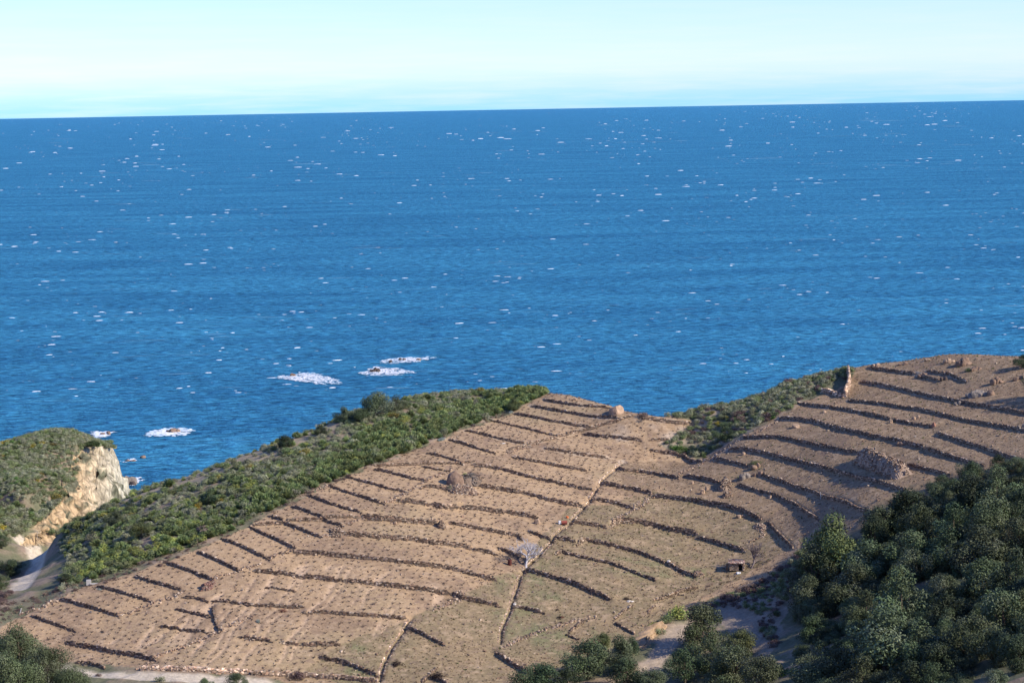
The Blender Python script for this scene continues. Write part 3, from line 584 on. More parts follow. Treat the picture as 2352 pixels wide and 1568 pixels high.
def branching(h, r, lv, spread, seed, n0=5, up=.5, gnarl=.25):
    r_ = random.Random(seed); segs = []
    def grow(p, d, L, rad, l):
        q = p
        for s in range(3):
            dn = (d + Vector((r_.gauss(0, gnarl), r_.gauss(0, gnarl), r_.gauss(0, gnarl * .7)))).normalized()
            q2 = q + dn * L / 3; segs.append((q[:], q2[:], rad * (1 - .15 * s), rad * (1 - .15 * (s + 1)))); q = q2; d = dn
            if l > 0 and s > 0 or (l == lv and s == 2):
                for _ in range(n0 if l == lv and s == 2 else 2):
                    a = r_.uniform(0, 6.28); nd = (d + Vector((math.cos(a), math.sin(a), up * r_.uniform(.1, 1))) * spread).normalized()
                    grow(q, nd, L * r_.uniform(.55, .85), rad * .55, l - 1)
    grow(Vector((0, 0, -.1)), Vector((0, 0, 1)), h, r, lv)
    return segs
# ------------------------------------------------------------------ evergreen oaks
GA = np.array([[.10,.13,.055],[.12,.145,.068],[.085,.115,.048],[.14,.16,.082]])          # grey green
GB = np.array([[.065,.095,.040],[.08,.108,.048],[.055,.078,.035]])                             # darker green
GY_ = np.array([[.15,.165,.055],[.125,.15,.055],[.10,.13,.05]])                              # yellow green
GO = np.array([[.145,.175,.09],[.12,.15,.072],[.17,.195,.115],[.10,.13,.06]])                # silvery
OAK = {}
for kn, pal in (('grey', GA), ('dark', GB), ('yellow', GY_), ('silver', GO)):
    OAK[kn] = []
    for s in range(4 if kn in ('grey', 'dark') else 2):
        V, Fq, cc, PP = crown(1.0, .9 + .08 * s, 26 + 3 * s, 300, .076, pal * .78, zc=.92, rc=.32, seed=s * 7 + len(kn), low=-.8)
        me = mesh('crown', V, Fq, M_leaf, cc, link=False)
        sg = [((0, 0, -.25), (.03, .02, .35), .085, .07)] + [((.03, .02, .3), tuple(np.array(p) * [.8, .8, .9]), .045, .015) for p in PP[::3]]
        tv, tf = tubes(sg); tm_ = mesh('trunk', tv, tf, M_bark, np.full((len(tv), 3), 1) * np.array([.12, .09, .07]), link=False)
        OAK[kn].append((me, tm_))
def oak(px, py, r, kind, label, group='evergreen oaks on the near slope', sq=1.0, name='evergreen_oak', cat='tree', real=None):
    m_ = .065; r = r * (OS if px > 1780 and py > 1240 else 1.1 if px > 1780 else 1.22 if py > 1380 else 1.05)
    for _ in range(4):
        R_ = r * m_; p = on(px, py, R_ * .95 * sq)
        if p is None: return None
        m_ = mpp(p)
    R_ = r * m_ * 1.0
    e = bpy.data.objects.new(name, None); C.objects.link(e); e.location = (p[0], p[1], p[2] - .05); e.rotation_euler = (0, 0, random.uniform(0, 6.28)); e.scale = (R_ * random.uniform(.88, 1.2), R_ * random.uniform(.88, 1.2), R_ * sq * random.uniform(.85, 1.12)); e.empty_display_size = .3
    me, tm_ = random.choice(OAK[kind])
    inst('crown', me, (0, 0, 0), parent=e); inst('trunk', tm_, (0, 0, 0), parent=e)
    tag(e, label, cat, group); return e
OS = 1.26
OAKS = [(2290,1112,50,'grey','topmost broad oak of the wood at the right edge'),(2228,1128,46,'dark','dark oak just left of the topmost broad oak'),(2150,1150,44,'grey','oak crown standing against the vineyard above the wood'),
(2085,1160,45,'dark','dark oak at the upper left shoulder of the wood'),(2022,1195,40,'grey','leftmost oak on the upper shoulder beside the vineyard'),(2110,1212,48,'grey','oak just below the dark shoulder oak'),
(2190,1195,48,'dark','dark round oak in the middle of the upper wood'),(2270,1190,50,'grey','large pale-topped oak in the upper right wood'),(2345,1158,42,'dark','dark oak at the right edge under the topmost crown'),
(2340,1235,46,'grey','grey oak at the right edge, second down'),(2252,1262,50,'silver','silvery oak in the upper right wood'),(2172,1262,44,'dark','dark oak left of the silvery oak'),(2100,1262,42,'grey','small oak above the gap of the wood'),
(1915,1262,52,'yellow','yellow-green oak on the upper left corner of the lower wood'),(1872,1305,40,'grey','oak drooping over the hollow at the wood\'s left side'),(1992,1285,45,'silver','silver-green oak right of the yellow-green one'),
(2045,1272,30,'grey','narrow oak between the silver-green oak and the dip'),(2105,1300,34,'silver','small pale feathery oak in the middle of the wood'),(1962,1340,46,'silver','pale olive-toned oak in the left middle of the wood'),
(2062,1345,36,'yellow','small yellowish oak in the middle of the wood'),(2172,1345,34,'silver','little silvery oak standing before a dark gap'),(2262,1325,46,'grey','full grey oak right of the dark gap'),(2335,1325,44,'dark','dark oak at the right edge, third down'),
(1855,1372,34,'silver','small pale oak leaning over the shaded yard'),(1905,1392,24,'grey','lowest small oak beside the shaded yard'),(1990,1395,36,'grey','slim oak below the pale olive-toned one'),(2070,1388,55,'grey','broad brownish oak in the centre of the wood'),
(2305,1415,52,'grey','broad oak in the lower right of the wood'),(2350,1400,36,'yellow','yellowish oak cut by the right edge'),(2225,1470,46,'grey','rounded oak right of the big bright one at the bottom'),(2035,1470,70,'silver','biggest bright oak in the lower middle of the wood'),
(2110,1480,48,'grey','oak merging with the right flank of the biggest bright oak'),(1925,1520,46,'silver','pale oak at the bottom left of the wood'),(1862,1550,38,'silver','bottom edge oak right of the bright green shrub'),(2155,1520,42,'dark','dark oak near the bottom under the rounded one'),
(2285,1480,44,'grey','oak above the shaded bend of the track at bottom right'),(2340,1500,36,'dark','dark oak at the right edge near the bottom'),(2290,1555,24,'silver','small pale oak cut by the bottom edge at right'),(1980,1555,40,'grey','oak cut by the bottom edge below the biggest one'),(2090,1555,40,'dark','dark oak cut by the bottom edge, middle of the wood'),
(2180,1405,38,'dark','dark oak in the hollow between the broad oaks'),(2010,1230,34,'dark','dark oak beneath the leftmost upper oak'),
(1350,1508,46,'grey','large rounded oak left of the sunlit cut bank'),(1425,1505,34,'silver','grey-green oak touching the large rounded one on its right'),(1452,1478,18,'dark','dark small oak at the left side of the cut bank'),(1385,1470,17,'yellow','small upright tree between the large oak and the bank'),
(1238,1553,36,'dark','dark low oak at the bottom left of the large rounded one'),(1302,1560,26,'dark','dark oak piece between the two at the bottom edge'),
(1612,1445,42,'grey','large oak standing right of the sunlit cut bank'),(1632,1498,44,'grey','oak just below the large one right of the track'),(1572,1532,34,'dark','dark oak at the shaded right side of the track'),(1690,1530,46,'grey','bushy oak at the bottom right of the track'),
(1748,1545,38,'silver','pale oak at the bottom before the yard'),(1650,1555,34,'grey','oak cut by the bottom edge right of the track'),(1700,1475,30,'yellow','yellow-green oak under the large track oak'),(1500,1560,26,'silver','low pale bush-like oak at the bottom of the track'),(1440,1545,34,'dark','dark oak below the grey-green one')]
for a in OAKS: oak(*a)
for a in ((2392,876,36,'dark oak just past the right edge whose shadow crosses the upper terraces'),(2440,876,42,'second oak past the right edge beside the shadow-casting one'),(2405,1190,46,'dark oak past the right edge beside the upper wood'),(2410,1320,46,'dark oak past the right edge beside the middle wood'),(2410,1440,46,'dark oak past the right edge beside the lower wood')): oak(a[0], a[1], a[2], 'dark', a[3])
# understorey between the oaks: lower rounded crowns that close the wood
WOOD = [(2400,1075),(2270,1080),(2180,1105),(2080,1150),(2020,1200),(2010,1235),(1900,1250),(1860,1290),(1835,1350),(1810,1420),(1880,1450),(1830,1540),(1860,1600),(2400,1600)]
wx = rng.uniform(30, 110, 4000); wy = rng.uniform(250, 400, 4000); wpx, wpy = proj(wx, wy, gz(wx, wy)); k_ = 0; used = []
for x, y, a, b_ in zip(wx, wy, wpx, wpy):
    if not inpoly(np.array(a), np.array(b_), WOOD) or any((x - q[0]) ** 2 + (y - q[1]) ** 2 < 5.5 for q in used): continue
    if (2240 < a < 2400 and b_ > 1500): continue
    used.append((x, y)); r = random.uniform(1.3, 2.3); e = bpy.data.objects.new('evergreen_oak', None); C.objects.link(e); e.location = (x, y, float(gz(x, y)) - .3 * r); e.scale = (r * random.uniform(.8, 1.4), r * random.uniform(.8, 1.3), r * random.uniform(.7, 1.15)); e.rotation_euler = (random.uniform(-.2, .2), random.uniform(-.2, .2), random.uniform(0, 6.28))
    me, tm_ = random.choice(OAK[random.choice(['grey', 'dark', 'silver', 'grey'])]); inst('crown', me, (0, 0, 0), parent=e); inst('trunk', tm_, (0, 0, 0), parent=e)
    tag(e, 'low young oak filling a gap under the taller crowns of the wood', 'tree', 'young oaks filling the wood')
    if len(used) >= 210: break
print('young', len(used))
for px, py, r, kind, l in ((2352,826,22,'dark','dense dark bush tree on the skyline at the right edge'),(862,928,33,'silver','tallest grey tree clump on the ridge skyline above the broom'),(910,925,25,'grey','second tree clump right of the tallest on the ridge skyline'),
 (790,952,20,'silver','sparse grey tree at the lower left of the ridge tree clumps'),(828,950,22,'dark','dark tree between the ridge clumps'),(735,985,18,'dark','dark bushy tree on the ridge slope below the sparse grey one'),(655,1014,21,'dark','smooth round dome bush alone on the ridge skyline'),
 (1665,995,24,'dark','tall dark green bush in the shaded notch'),(2,1240,22,'grey','tree left of the pale track in the saddle'),(25,1300,24,'dark','dark tree inside the bend of the pale track'),(2,1335,22,'grey','grey tree at the left edge below the track trees'),(150,1328,15,'dark','dark bush at the lower right end of the saddle track'),
 (268,1190,20,'silver','pale silvery rounded bush on the slope above the cliff foot'),(325,1215,24,'yellow','olive-green spreading tree in the middle of the scrub slope'),(480,1140,22,'dark','dark tree on the scrub slope under the skyline'),(300,1165,14,'silver','silvery little bush by the skyline above the cliff'),
 (1180,930,16,'yellow','light bush near the top of the green broom')):
    oak(px, py, r, kind, l, group='scattered trees and big bushes', sq=.85 if r < 28 else 1)
# the near oak at lower left, and two bushes at the bottom edge
def near(x, y, z, r, kind, label, sq=1):
    e = bpy.data.objects.new('evergreen_oak', None); C.objects.link(e); e.location = (x, y, z); e.scale = (r, r, r * sq); tag(e, label, 'tree')
    V, Fq, cc, PP = crown(1.0, .95, 60, 480, .045, GA, zc=1, rc=.26, seed=abs(int(x * 3)), low=-.7)
    mesh('crown', V, Fq, M_leaf, cc, parent=e)
    sg = [((0, 0, -.5), (.03, .02, .4), .07, .05)] + [((.03, .02, .35), tuple(np.array(p) * .85), .03, .01) for p in PP[::3]]
    tv, tf = tubes(sg); mesh('trunk', tv, tf, M_bark, np.full((len(tv), 3), 1) * np.array([.16, .13, .10]), parent=e)
def nearpx(px, py, y, r, kind, label):
    d = pxdir(px, py); near(float(d[0] * y), y, H + float(d[2]) * y - r, r, kind, label)
nearpx(38, 1505, 205, 2.8, 1, 'big near oak filling the lower left corner')
nearpx(105, 1545, 200, 2.5, 1, 'near oak crown spreading right from the lower left corner one')
nearpx(165, 1578, 198, 2.0, 1, 'lowest right lobe oak of the near group at lower left')
nearpx(12, 1568, 196, 2.9, 1, 'near oak crown at the very corner below the big one')
for px, r, l in ((545, 1.35, 'silvery treetop poking up at the bottom edge by the pale track'), (470, .7, 'small treetop at the bottom edge left of the silvery one')):
    nearpx(px, 1572, 215, r, 1, l)
# ------------------------------------------------------------------ scrub
def visible(x, y, hh=.6):
    z = gz(x, y) + hh; px, py = proj(x, y, z)
    if not (-15 < px < 2367 and 0 < py < 1580): return False
    k = hit(float(px), float(py), 0, sz); return k is None or k[1] > y - (4 if x > -88 else 12)
SHR = {}
def shv(kn, pal, n, **k): SHR[kn] = [mesh('shrub_foliage', *(lambda q: (q[0], q[1], k.get('mat', M_leaf), q[2]))(crown(1.0, k.get('h', .75), k.get('nc', 12), k.get('nl', 90), k.get('ls', .16), pal, zc=.25, rc=.4, seed=s + len(kn) * 5, low=-.2)), link=False) for s in range(n)]
shv('grey', np.array([[.22,.225,.125],[.27,.265,.165],[.18,.195,.10]]), 3)
shv('green', np.array([[.15,.185,.07],[.115,.15,.06],[.18,.20,.085]]), 3)
shv('yellow', np.array([[.25,.26,.06],[.19,.225,.06]]), 2)
shv('gold', np.array([[.42,.30,.03],[.2,.18,.05]]), 1)
shv('lime', np.array([[.09,.16,.03],[.07,.13,.025]]), 1)
shv('brown', np.array([[.17,.11,.085],[.21,.14,.105],[.13,.09,.075]]), 2)
def broom(seed, n=900, pal=((.19,.235,.09),(.14,.195,.075),(.25,.27,.105))):
    r_ = np.random.default_rng(seed); pal = np.array(pal)
    th = r_.uniform(0, 6.283, n); el = r_.uniform(.25, 1.5, n); L = r_.uniform(.75, 1.1, n) * (1 + .2 * np.sin(3 * th + seed))
    b0 = np.stack([np.cos(th) * np.cos(el), np.sin(th) * np.cos(el), np.sin(el)], -1)
    base = b0 * L[:, None] * [.8, .8, .8] * r_.uniform(.35, .75, (n, 1)); tip = b0 * L[:, None] * [1, 1, 1.05] + r_.normal(0, .05, (n, 3)); tip[:, 2] += .05
    w = np.cross(b0, r_.normal(0, 1, (n, 3))); w /= np.linalg.norm(w, axis=1)[:, None]; w *= .055
    base[:, 2] = np.maximum(base[:, 2], 0)
    V = np.stack([base - w, base + w, tip + w * .4, tip - w * .4], 1).reshape(-1, 3)
    cc = pal[r_.integers(0, 3, n)] * r_.uniform(.7, 1.4, (n, 1))
    return V, np.arange(4 * n).reshape(n, 4), np.repeat(cc, 4, 0)
SHR['broom'] = [mesh('broom_foliage', *(lambda q: (q[0], q[1], M_broom, q[2]))(broom(s)), link=False) for s in range(4)]
MAQ = [(-60,1440),(0,1392),(60,1382),(130,1358),(200,1332),(300,1302),(390,1274),(450,1252),(520,1222),(600,1180),(700,1130),(800,1086),(870,1060),(960,1026),(1060,982),(1130,958),(1175,940),(1240,910),(1262,896),(1200,870),(1060,875),(900,890),(760,940),(600,1010),(400,1090),(285,1135),(200,1180),(110,1228),(108,1300),(70,1345),(-60,1372)]
BRM = [(640,1165),(560,1190),(520,1175),(600,1120),(720,1090),(800,1020),(850,985),(960,950),(1060,930),(1180,900),(1262,890),(1240,915),(1130,962),(1060,985),(960,1030),(870,1064),(800,1090)]
BRM2 = [(180,1330),(240,1260),(330,1260),(380,1230),(480,1200),(520,1215),(390,1270),(300,1305)]
HMAQ = [(-60,1010),(60,980),(180,975),(240,995),(262,1030),(232,1026),(200,1024),(180,1040),(176,1090),(135,1155),(65,1218),(30,1232),(-60,1240)]
NOT = [(1478,942),(1530,925),(1600,930),(1680,915),(1760,885),(1830,855),(1900,845),(1955,845),(1962,858),(1940,872),(1905,880),(1880,905),(1850,912),(1790,950),(1740,980),(1700,1000),(1655,1028),(1612,1050),(1560,1040),(1528,1018),(1565,998),(1590,975),(1585,962),(1500,952)]
cand = []   # x,y,kind,r
def scatter(n, poly, xr, yr, fn, sep):
    k = 0; xs = rng.uniform(*xr, n); ys = rng.uniform(*yr, n); px, py = proj(xs, ys, gz(xs, ys)); ok = inpoly(px, py, poly)
    cells = {}
    for x, y, a, b_ in zip(xs[ok], ys[ok], px[ok], py[ok]):
        kind, r = fn(x, y, a, b_)
        if kind is None: continue
        ci, cj = int(x // sep), int(y // sep); bad = False
        for i in (-1, 0, 1):
            for j in (-1, 0, 1):
                for q in cells.get((ci + i, cj + j), ()):
                    if (q[0] - x) ** 2 + (q[1] - y) ** 2 < (sep * (.7 + .3 * r)) ** 2: bad = True
        if bad: continue
        if not visible(x, y, r): continue
        cells.setdefault((ci, cj), []).append((x, y)); cand.append((x, y, kind, r)); k += 1
    return k
def pick(*pairs):
    t_ = random.random() * sum(p[1] for p in pairs)
    for k, w in pairs:
        t_ -= w
        if t_ <= 0: return k
    return pairs[-1][0]
ROADW = [line(p) for p, w in ROAD[1:2]]
def f_maq(x, y, a, b_):
    if seg_info(np.array([x]), np.array([y]), ROADW[0])[0][0] < 2.8: return None, 0
    if inpoly(np.array(a), np.array(b_), BRM): k = pick(('broom', 8), ('grey', 1), ('yellow', .8)); return k, random.uniform(.8, 1.35)
    if inpoly(np.array(a), np.array(b_), BRM2): return pick(('broom', 3), ('yellow', 4), ('green', 2)), random.uniform(.7, 1.3)
    if inpoly(np.array(a), np.array(b_), [(22,1222),(128,1228),(160,1300),(125,1365),(50,1392),(10,1385),(45,1335),(62,1295),(15,1262)]): return None, 0
    if inpoly(np.array(a), np.array(b_), [(285,1130),(400,1095),(500,1055),(600,1015),(760,950),(775,985),(620,1052),(500,1090),(400,1130),(300,1172),(240,1200)]) and random.random() < .8: return None, 0
    if a < 160 and b_ > 1330: return pick(('brown', 8), ('grey', 1)), random.uniform(.4, .8)
    v = float(fbm(np.array(x / 9), np.array(y / 9), 90))
    if v < .40: return (None, 0) if random.random() < .6 else ('grey', random.uniform(.4, .8))
    return pick(('grey', 4), ('green', 3), ('broom', 1.6 + 2 * (b_ > 1100)), ('yellow', .7), ('gold', .12)), random.uniform(.45, 1.15)
def f_head(x, y, a, b_): return pick(('grey', 5), ('green', 3.5), ('gold', .25), ('lime', .15), ('broom', .5)), random.uniform(.6, 1.25)
def f_not(x, y, a, b_): return pick(('grey', 6), ('green', 2.5), ('gold', .06), ('brown', 1)), random.uniform(.5, 1.1)
scatter(30000, MAQ, (-110, 20), (355, 500), f_maq, .92)
n1 = len(cand); scatter(70000, HMAQ, (-150, -85), (470, 615), f_head, .92)
n2 = len(cand); scatter(14000, NOT, (20, 90), (425, 490), f_not, .95)
MARGP = [(-20,1440),(-20,1385),(60,1375),(130,1350),(200,1328),(300,1298),(390,1270),(450,1248),(520,1216),(600,1172),(700,1122),(800,1078),(870,1052),(960,1020),(1060,978),(1130,952),(1178,948),(1130,966),(1060,990),(960,1034),(870,1068),(800,1096),(700,1142),(600,1194),(510,1238),(390,1296),(300,1322),(190,1352),(60,1410)]
scatter(9000, MARGP, (-110, 20), (345, 480), lambda x, y, a, b_: (pick(('brown', 6), ('grey', 2)), random.uniform(.22, .5)), .8)
GUL = [(1560,1400),(1640,1385),(1760,1330),(1850,1262),(1850,1330),(1800,1380),(1775,1440),(1790,1500),(1760,1470),(1735,1400),(1660,1395)]
scatter(9000, GUL, (20, 60), (330, 410), lambda x, y, a, b_: (pick(('green', 3), ('brown', 3), ('grey', 1)), random.uniform(.35, .9)), 1.0)
print('shrubs', n1, n2 - n1, len(cand) - n2)
LAB = {'broom': ('broom_bush', 'soft bright green broom bush growing on the scrub ridge', 'bush', 'green broom bushes on the ridge'),
 'grey': ('scrub_bush', 'low grey-green bush in the coastal scrub', 'bush', 'grey-green bushes in the coastal scrub'),
 'green': ('scrub_bush', 'dark green rounded bush in the coastal scrub', 'bush', 'dark green bushes in the coastal scrub'),
 'yellow': ('scrub_bush', 'yellow-green leafy bush in the coastal scrub', 'bush', 'yellow-green bushes in the coastal scrub'),
 'gold': ('flowering_bush', 'small bush with golden yellow flowers in the scrub', 'bush', 'yellow flowering bushes in the scrub'),
 'lime': ('scrub_bush', 'vivid green low bush on the headland', 'bush', 'vivid green bushes on the headland'),
 'brown': ('dry_bush', 'dry brownish purple bush beside the terraces', 'bush', 'dry brown bushes along the terraces')}
cand += [(float(p[0]), float(p[1]), 'lime', r) for p, r in ((on(1563,1036), 1.2), (on(1575,1038), .8), (on(1619,1051), .6), (on(1776,961), .6), (on(1549,1033), .8)) if p is not None]
cand.sort(key=lambda q: q[1] / q[3]); cnt = {}; rest = []
for x, y, k, r in cand:
    cnt[k] = cnt.get(k, 0) + 1
    if cnt[k] > (260 if k == 'broom' else {'grey': 125, 'green': 110, 'yellow': 60}.get(k, 190)): rest.append((x, y, k, r)); continue
    nm, lb, ct, gp = LAB[k]
    o = inst(nm, random.choice(SHR[k]), (x, y, float(gz(x, y)) - .08), random.uniform(0, 6.28), (r * random.uniform(.85, 1.25), r * random.uniform(.85, 1.2), r * random.uniform(.75, 1.1)))
    tag(o, lb, ct, gp)
def mdata(me):
    v = np.empty(len(me.vertices) * 3, np.float32); me.vertices.foreach_get('co', v); f = np.empty(len(me.loops), np.int32); me.loops.foreach_get('vertex_index', f)
    cc = np.empty(len(me.vertices) * 4, np.float32); me.color_attributes['col'].data.foreach_get('color', cc)
    return v.reshape(-1, 3), f.reshape(-1, 4), cc.reshape(-1, 4)[:, :3]
MD = {k: [mdata(m_) for m_ in v] for k, v in SHR.items()}
parts = []
for x, y, k, r in rest:
    v, f, cc = random.choice(MD[k]); a = random.uniform(0, 6.28); ca, sa = math.cos(a), math.sin(a)
    v = v * r; v = np.stack([v[:, 0] * ca - v[:, 1] * sa + x, v[:, 0] * sa + v[:, 1] * ca + y, v[:, 2] * .9 + float(gz(x, y)) - .08], -1)
    parts.append((v, f, cc * random.uniform(.8, 1.2)))
if parts:
    V, Fq, cc = soup(parts); tag(mesh('scrub', V, Fq, M_leaf, cc), 'distant small bushes merging into one scrub cover on the headland and ridge', 'scrub', kind='stuff')
# ------------------------------------------------------------------ tufts: dry grass, brush
def tufts(x, y, hgt, nb, pal, w=.05, lean=.6):
    n = len(x); z = gz(x, y); bx_ = np.repeat(np.column_stack([x, y, z]), nb, 0); m_ = n * nb; h_ = np.repeat(hgt, nb) * rng.uniform(.5, 1.1, m_)
    d = rng.normal(0, lean, (m_, 2)); tip = bx_ + np.column_stack([d * h_[:, None], h_]); a = rng.uniform(0, 6.28, m_); ww = np.column_stack([np.cos(a), np.sin(a), np.zeros(m_)]) * w
    bx_ = bx_ + np.column_stack([rng.normal(0, .08, (m_, 2)), np.full(m_, -.02)])
    V = np.stack([bx_ - ww, bx_ + ww, tip], 1).reshape(-1, 3); cc = np.repeat(np.repeat(pal[rng.integers(0, len(pal), n)], nb, 0) * rng.uniform(.75, 1.3, (m_, 1)), 3, 0)
    return V, np.arange(3 * m_).reshape(m_, 3), cc
def region(n, polys, xr=(-110, 110), yr=(330, 495), nopoly=None):
    xs = rng.uniform(*xr, n); ys = rng.uniform(*yr, n); px, py = proj(xs, ys, gz(xs, ys)); ok = np.zeros(n, bool)
    for p in polys: ok |= inpoly(px, py, p)
    if nopoly: ok &= ~inpoly(px, py, nopoly)
    return xs[ok], ys[ok]
STRAW = .86 * np.array([[.36,.26,.15],[.30,.22,.12],[.25,.17,.10],[.19,.13,.08],[.42,.33,.20],[.13,.10,.06]])
xs, ys = region(42000, [GRASS]); V1 = tufts(xs, ys, rng.uniform(.1, .38, len(xs)), 5, STRAW)
xs, ys = region(20000, [RIGHT], nopoly=GRASS); V2 = tufts(xs, ys, rng.uniform(.08, .3, len(xs)), 5, STRAW[[1,2,3,5]])
xs, ys = region(5000, [FIELD]); V3 = tufts(xs, ys, rng.uniform(.05, .18, len(xs)), 4, STRAW[[1,3,5]])
tag(mesh('dry_grass', *(lambda q: (q[0], q[1], M_dry, q[2]))(soup([V1, V2, V3]))), 'short dry straw grass and weeds covering the terraces', 'grass', kind='stuff')
xs, ys = region(2600, [RIGHT, GRASS]); q = tufts(xs, ys, rng.uniform(.12, .32, len(xs)), 9, np.array([[.10,.12,.045],[.08,.10,.04],[.14,.15,.07]]), w=.07)
tag(mesh('green_weeds', q[0], q[1], M_dry, q[2]), 'sparse green weeds between the dry grass', 'weeds', kind='stuff')
# brush along the scrub margin, along overgrown walls and around the hollow
MARG = [(-20,1450),(-20,1385),(60,1375),(130,1350),(200,1328),(300,1298),(390,1270),(450,1248),(520,1216),(600,1172),(700,1122),(800,1078),(870,1052),(960,1020),(1060,978),(1130,952),(1175,938),(1178,948),(1130,966),(1060,990),(960,1034),(870,1068),(800,1096),(700,1142),(600,1194),(510,1238),(390,1296),(300,1322),(190,1352),(60,1410)]
HOL = [(1470,1400),(1580,1345),(1680,1320),(1760,1290),(1850,1240),(1860,1290),(1790,1370),(1700,1385),(1600,1410),(1490,1425)]
xs, ys = region(26000, [MARG]); B1 = tufts(xs, ys, rng.uniform(.2, .6, len(xs)), 7, np.array([[.20,.13,.10],[.16,.11,.09],[.24,.17,.12],[.27,.21,.14]]), w=.045, lean=.8)
xs, ys = region(20000, [HOL]); B2 = tufts(xs, ys, rng.uniform(.3, .8, len(xs)), 7, np.array([[.14,.09,.07],[.10,.07,.055]]), w=.03, lean=.5)
bx = []
for i in (21 + 16, 21 + 20, 21 + 21, 21 + 26, 21 + 28, 21 + 29, 21 + 31, 21 + 32, 21 + 35):
    if i < len(DW):
        q = resample(DW[i][0], .5); q = q + rng.normal(0, .25, q.shape); bx.append(q)
bx = np.concatenate(bx); B3 = tufts(bx[:, 0], bx[:, 1], rng.uniform(.4, 1.0, len(bx)), 5, np.array([[.22,.15,.11],[.16,.11,.08]]), w=.03, lean=.45)
V, Fq, cc = soup([B1, B2, B3]); tag(mesh('dry_brush', V, Fq, M_dry, cc), 'dry brown brush along walls and the scrub margin', 'brush', kind='stuff')
# ------------------------------------------------------------------ vines
def vine(seed):
    r_ = random.Random(seed); sg = [((0, 0, -.05), (r_.uniform(-.05, .05), r_.uniform(-.05, .05), .18), .06, .06)]
    n = r_.randint(4, 6)
    for k in range(n):
        a = k * 6.28 / n + r_.uniform(-.5, .5); L = r_.uniform(.3, .55); p1 = (math.cos(a) * L * .6, math.sin(a) * L * .6, .2 + r_.uniform(0, .06)); p2 = (math.cos(a + .2) * L, math.sin(a + .2) * L, .24 + r_.uniform(0, .16))
        sg += [((0, 0, .15), p1, .042, .032), (p1, p2, .032, .02)]
    v, f = tubes(sg, 4); cc = np.ones((len(v), 3)) * np.array([.075, .056, .047]) * rng.uniform(.8, 1.2, (len(v), 1)); return v, f, cc
VN = [vine(s) for s in range(10)]; VM = [mesh('grapevine', v, f, M_bark, cc, link=False) for v, f, cc in VN]
sp = 1.5; A_ = math.radians(17); vx, vy = np.meshgrid(np.arange(-140, 140) * sp, np.arange(-60, 60) * sp); vx = vx + (np.arange(vx.shape[0]) % 2)[:, None] * sp * .5
vx = vx + rng.normal(0, .2, vx.shape); vy = vy + rng.normal(0, .2, vy.shape)
X_ = (vx * math.cos(A_) - vy * math.sin(A_)).ravel(); Y_ = (vx * math.sin(A_) + vy * math.cos(A_)).ravel() + 415
px, py = proj(X_, Y_, gz(X_, Y_)); ok = inpoly(px, py, FIELD) & (px > -10) & (px < 2362) & (py < 1575) & (rng.random(len(px)) > .14)
g_ = inpoly(px, py, GRASS) | inpoly(px, py, RIGHT); ok &= ~(g_ & (rng.random(len(px)) < .45)); ok &= ~inpoly(px, py, HOL)
X_, Y_ = X_[ok], Y_[ok]; keep = np.ones(len(X_), bool)
for pl, h, l in DW:
    if len(pl) > 1: keep &= seg_info(X_, Y_, pl)[0] > .6
for pl, l in DC: keep &= seg_info(X_, Y_, pl)[0] > .9
X_, Y_, g_ = X_[keep], Y_[keep], g_[ok][keep]; vis = np.array([visible(x, y, .3) for x, y in zip(X_, Y_)]); X_, Y_, g_ = X_[vis], Y_[vis], g_[vis]; px, py = proj(X_, Y_, gz(X_, Y_))
order = np.argsort(-py + rng.uniform(0, 2, len(py))); print('vines', len(X_))
parts = []
for k, i in enumerate(order):
    s = random.uniform(.55, .98) * (.62 if g_[i] else 1); a = random.uniform(0, 6.28); z = float(gz(X_[i], Y_[i])); j = random.randrange(10)
    if k < 290: tag(inst('grapevine', VM[j], (X_[i], Y_[i], z), a, s), 'small dark leafless bush vine on the lowest terraces near the bottom edge', 'grapevine', 'leafless bush vines of the lowest terraces')
    else:
        v, f, cc = VN[j]; ca, sa = math.cos(a) * s, math.sin(a) * s
        parts.append((np.stack([v[:, 0] * ca - v[:, 1] * sa + X_[i], v[:, 0] * sa + v[:, 1] * ca + Y_[i], v[:, 2] * s + z], -1), f, cc))
V, Fq, cc = soup(parts); tag(mesh('vine_rows', V, Fq, M_bark, cc), 'thousands of small leafless bush vines on the upper terraces', 'grapevines', kind='stuff')
# loose pebbles
xs, ys = region(26000, [FIELD]); s = rng.uniform(.06, .2, (len(xs), 3)) * [1, 1, .7]; s *= (1 + 1.2 * (rng.random(len(xs)) < .06))[:, None]
V, Fq = stones(np.column_stack([xs, ys, gz(xs, ys) + s[:, 2] * .25]), s, rng.uniform(0, 6, len(xs)), .3, .4)
tag(mesh('loose_stones', V, Fq, M_stone, stcol(len(xs), 1.1)), 'loose pebbles scattered over the bare soil', 'pebbles', kind='stuff')
exec_part3 = True

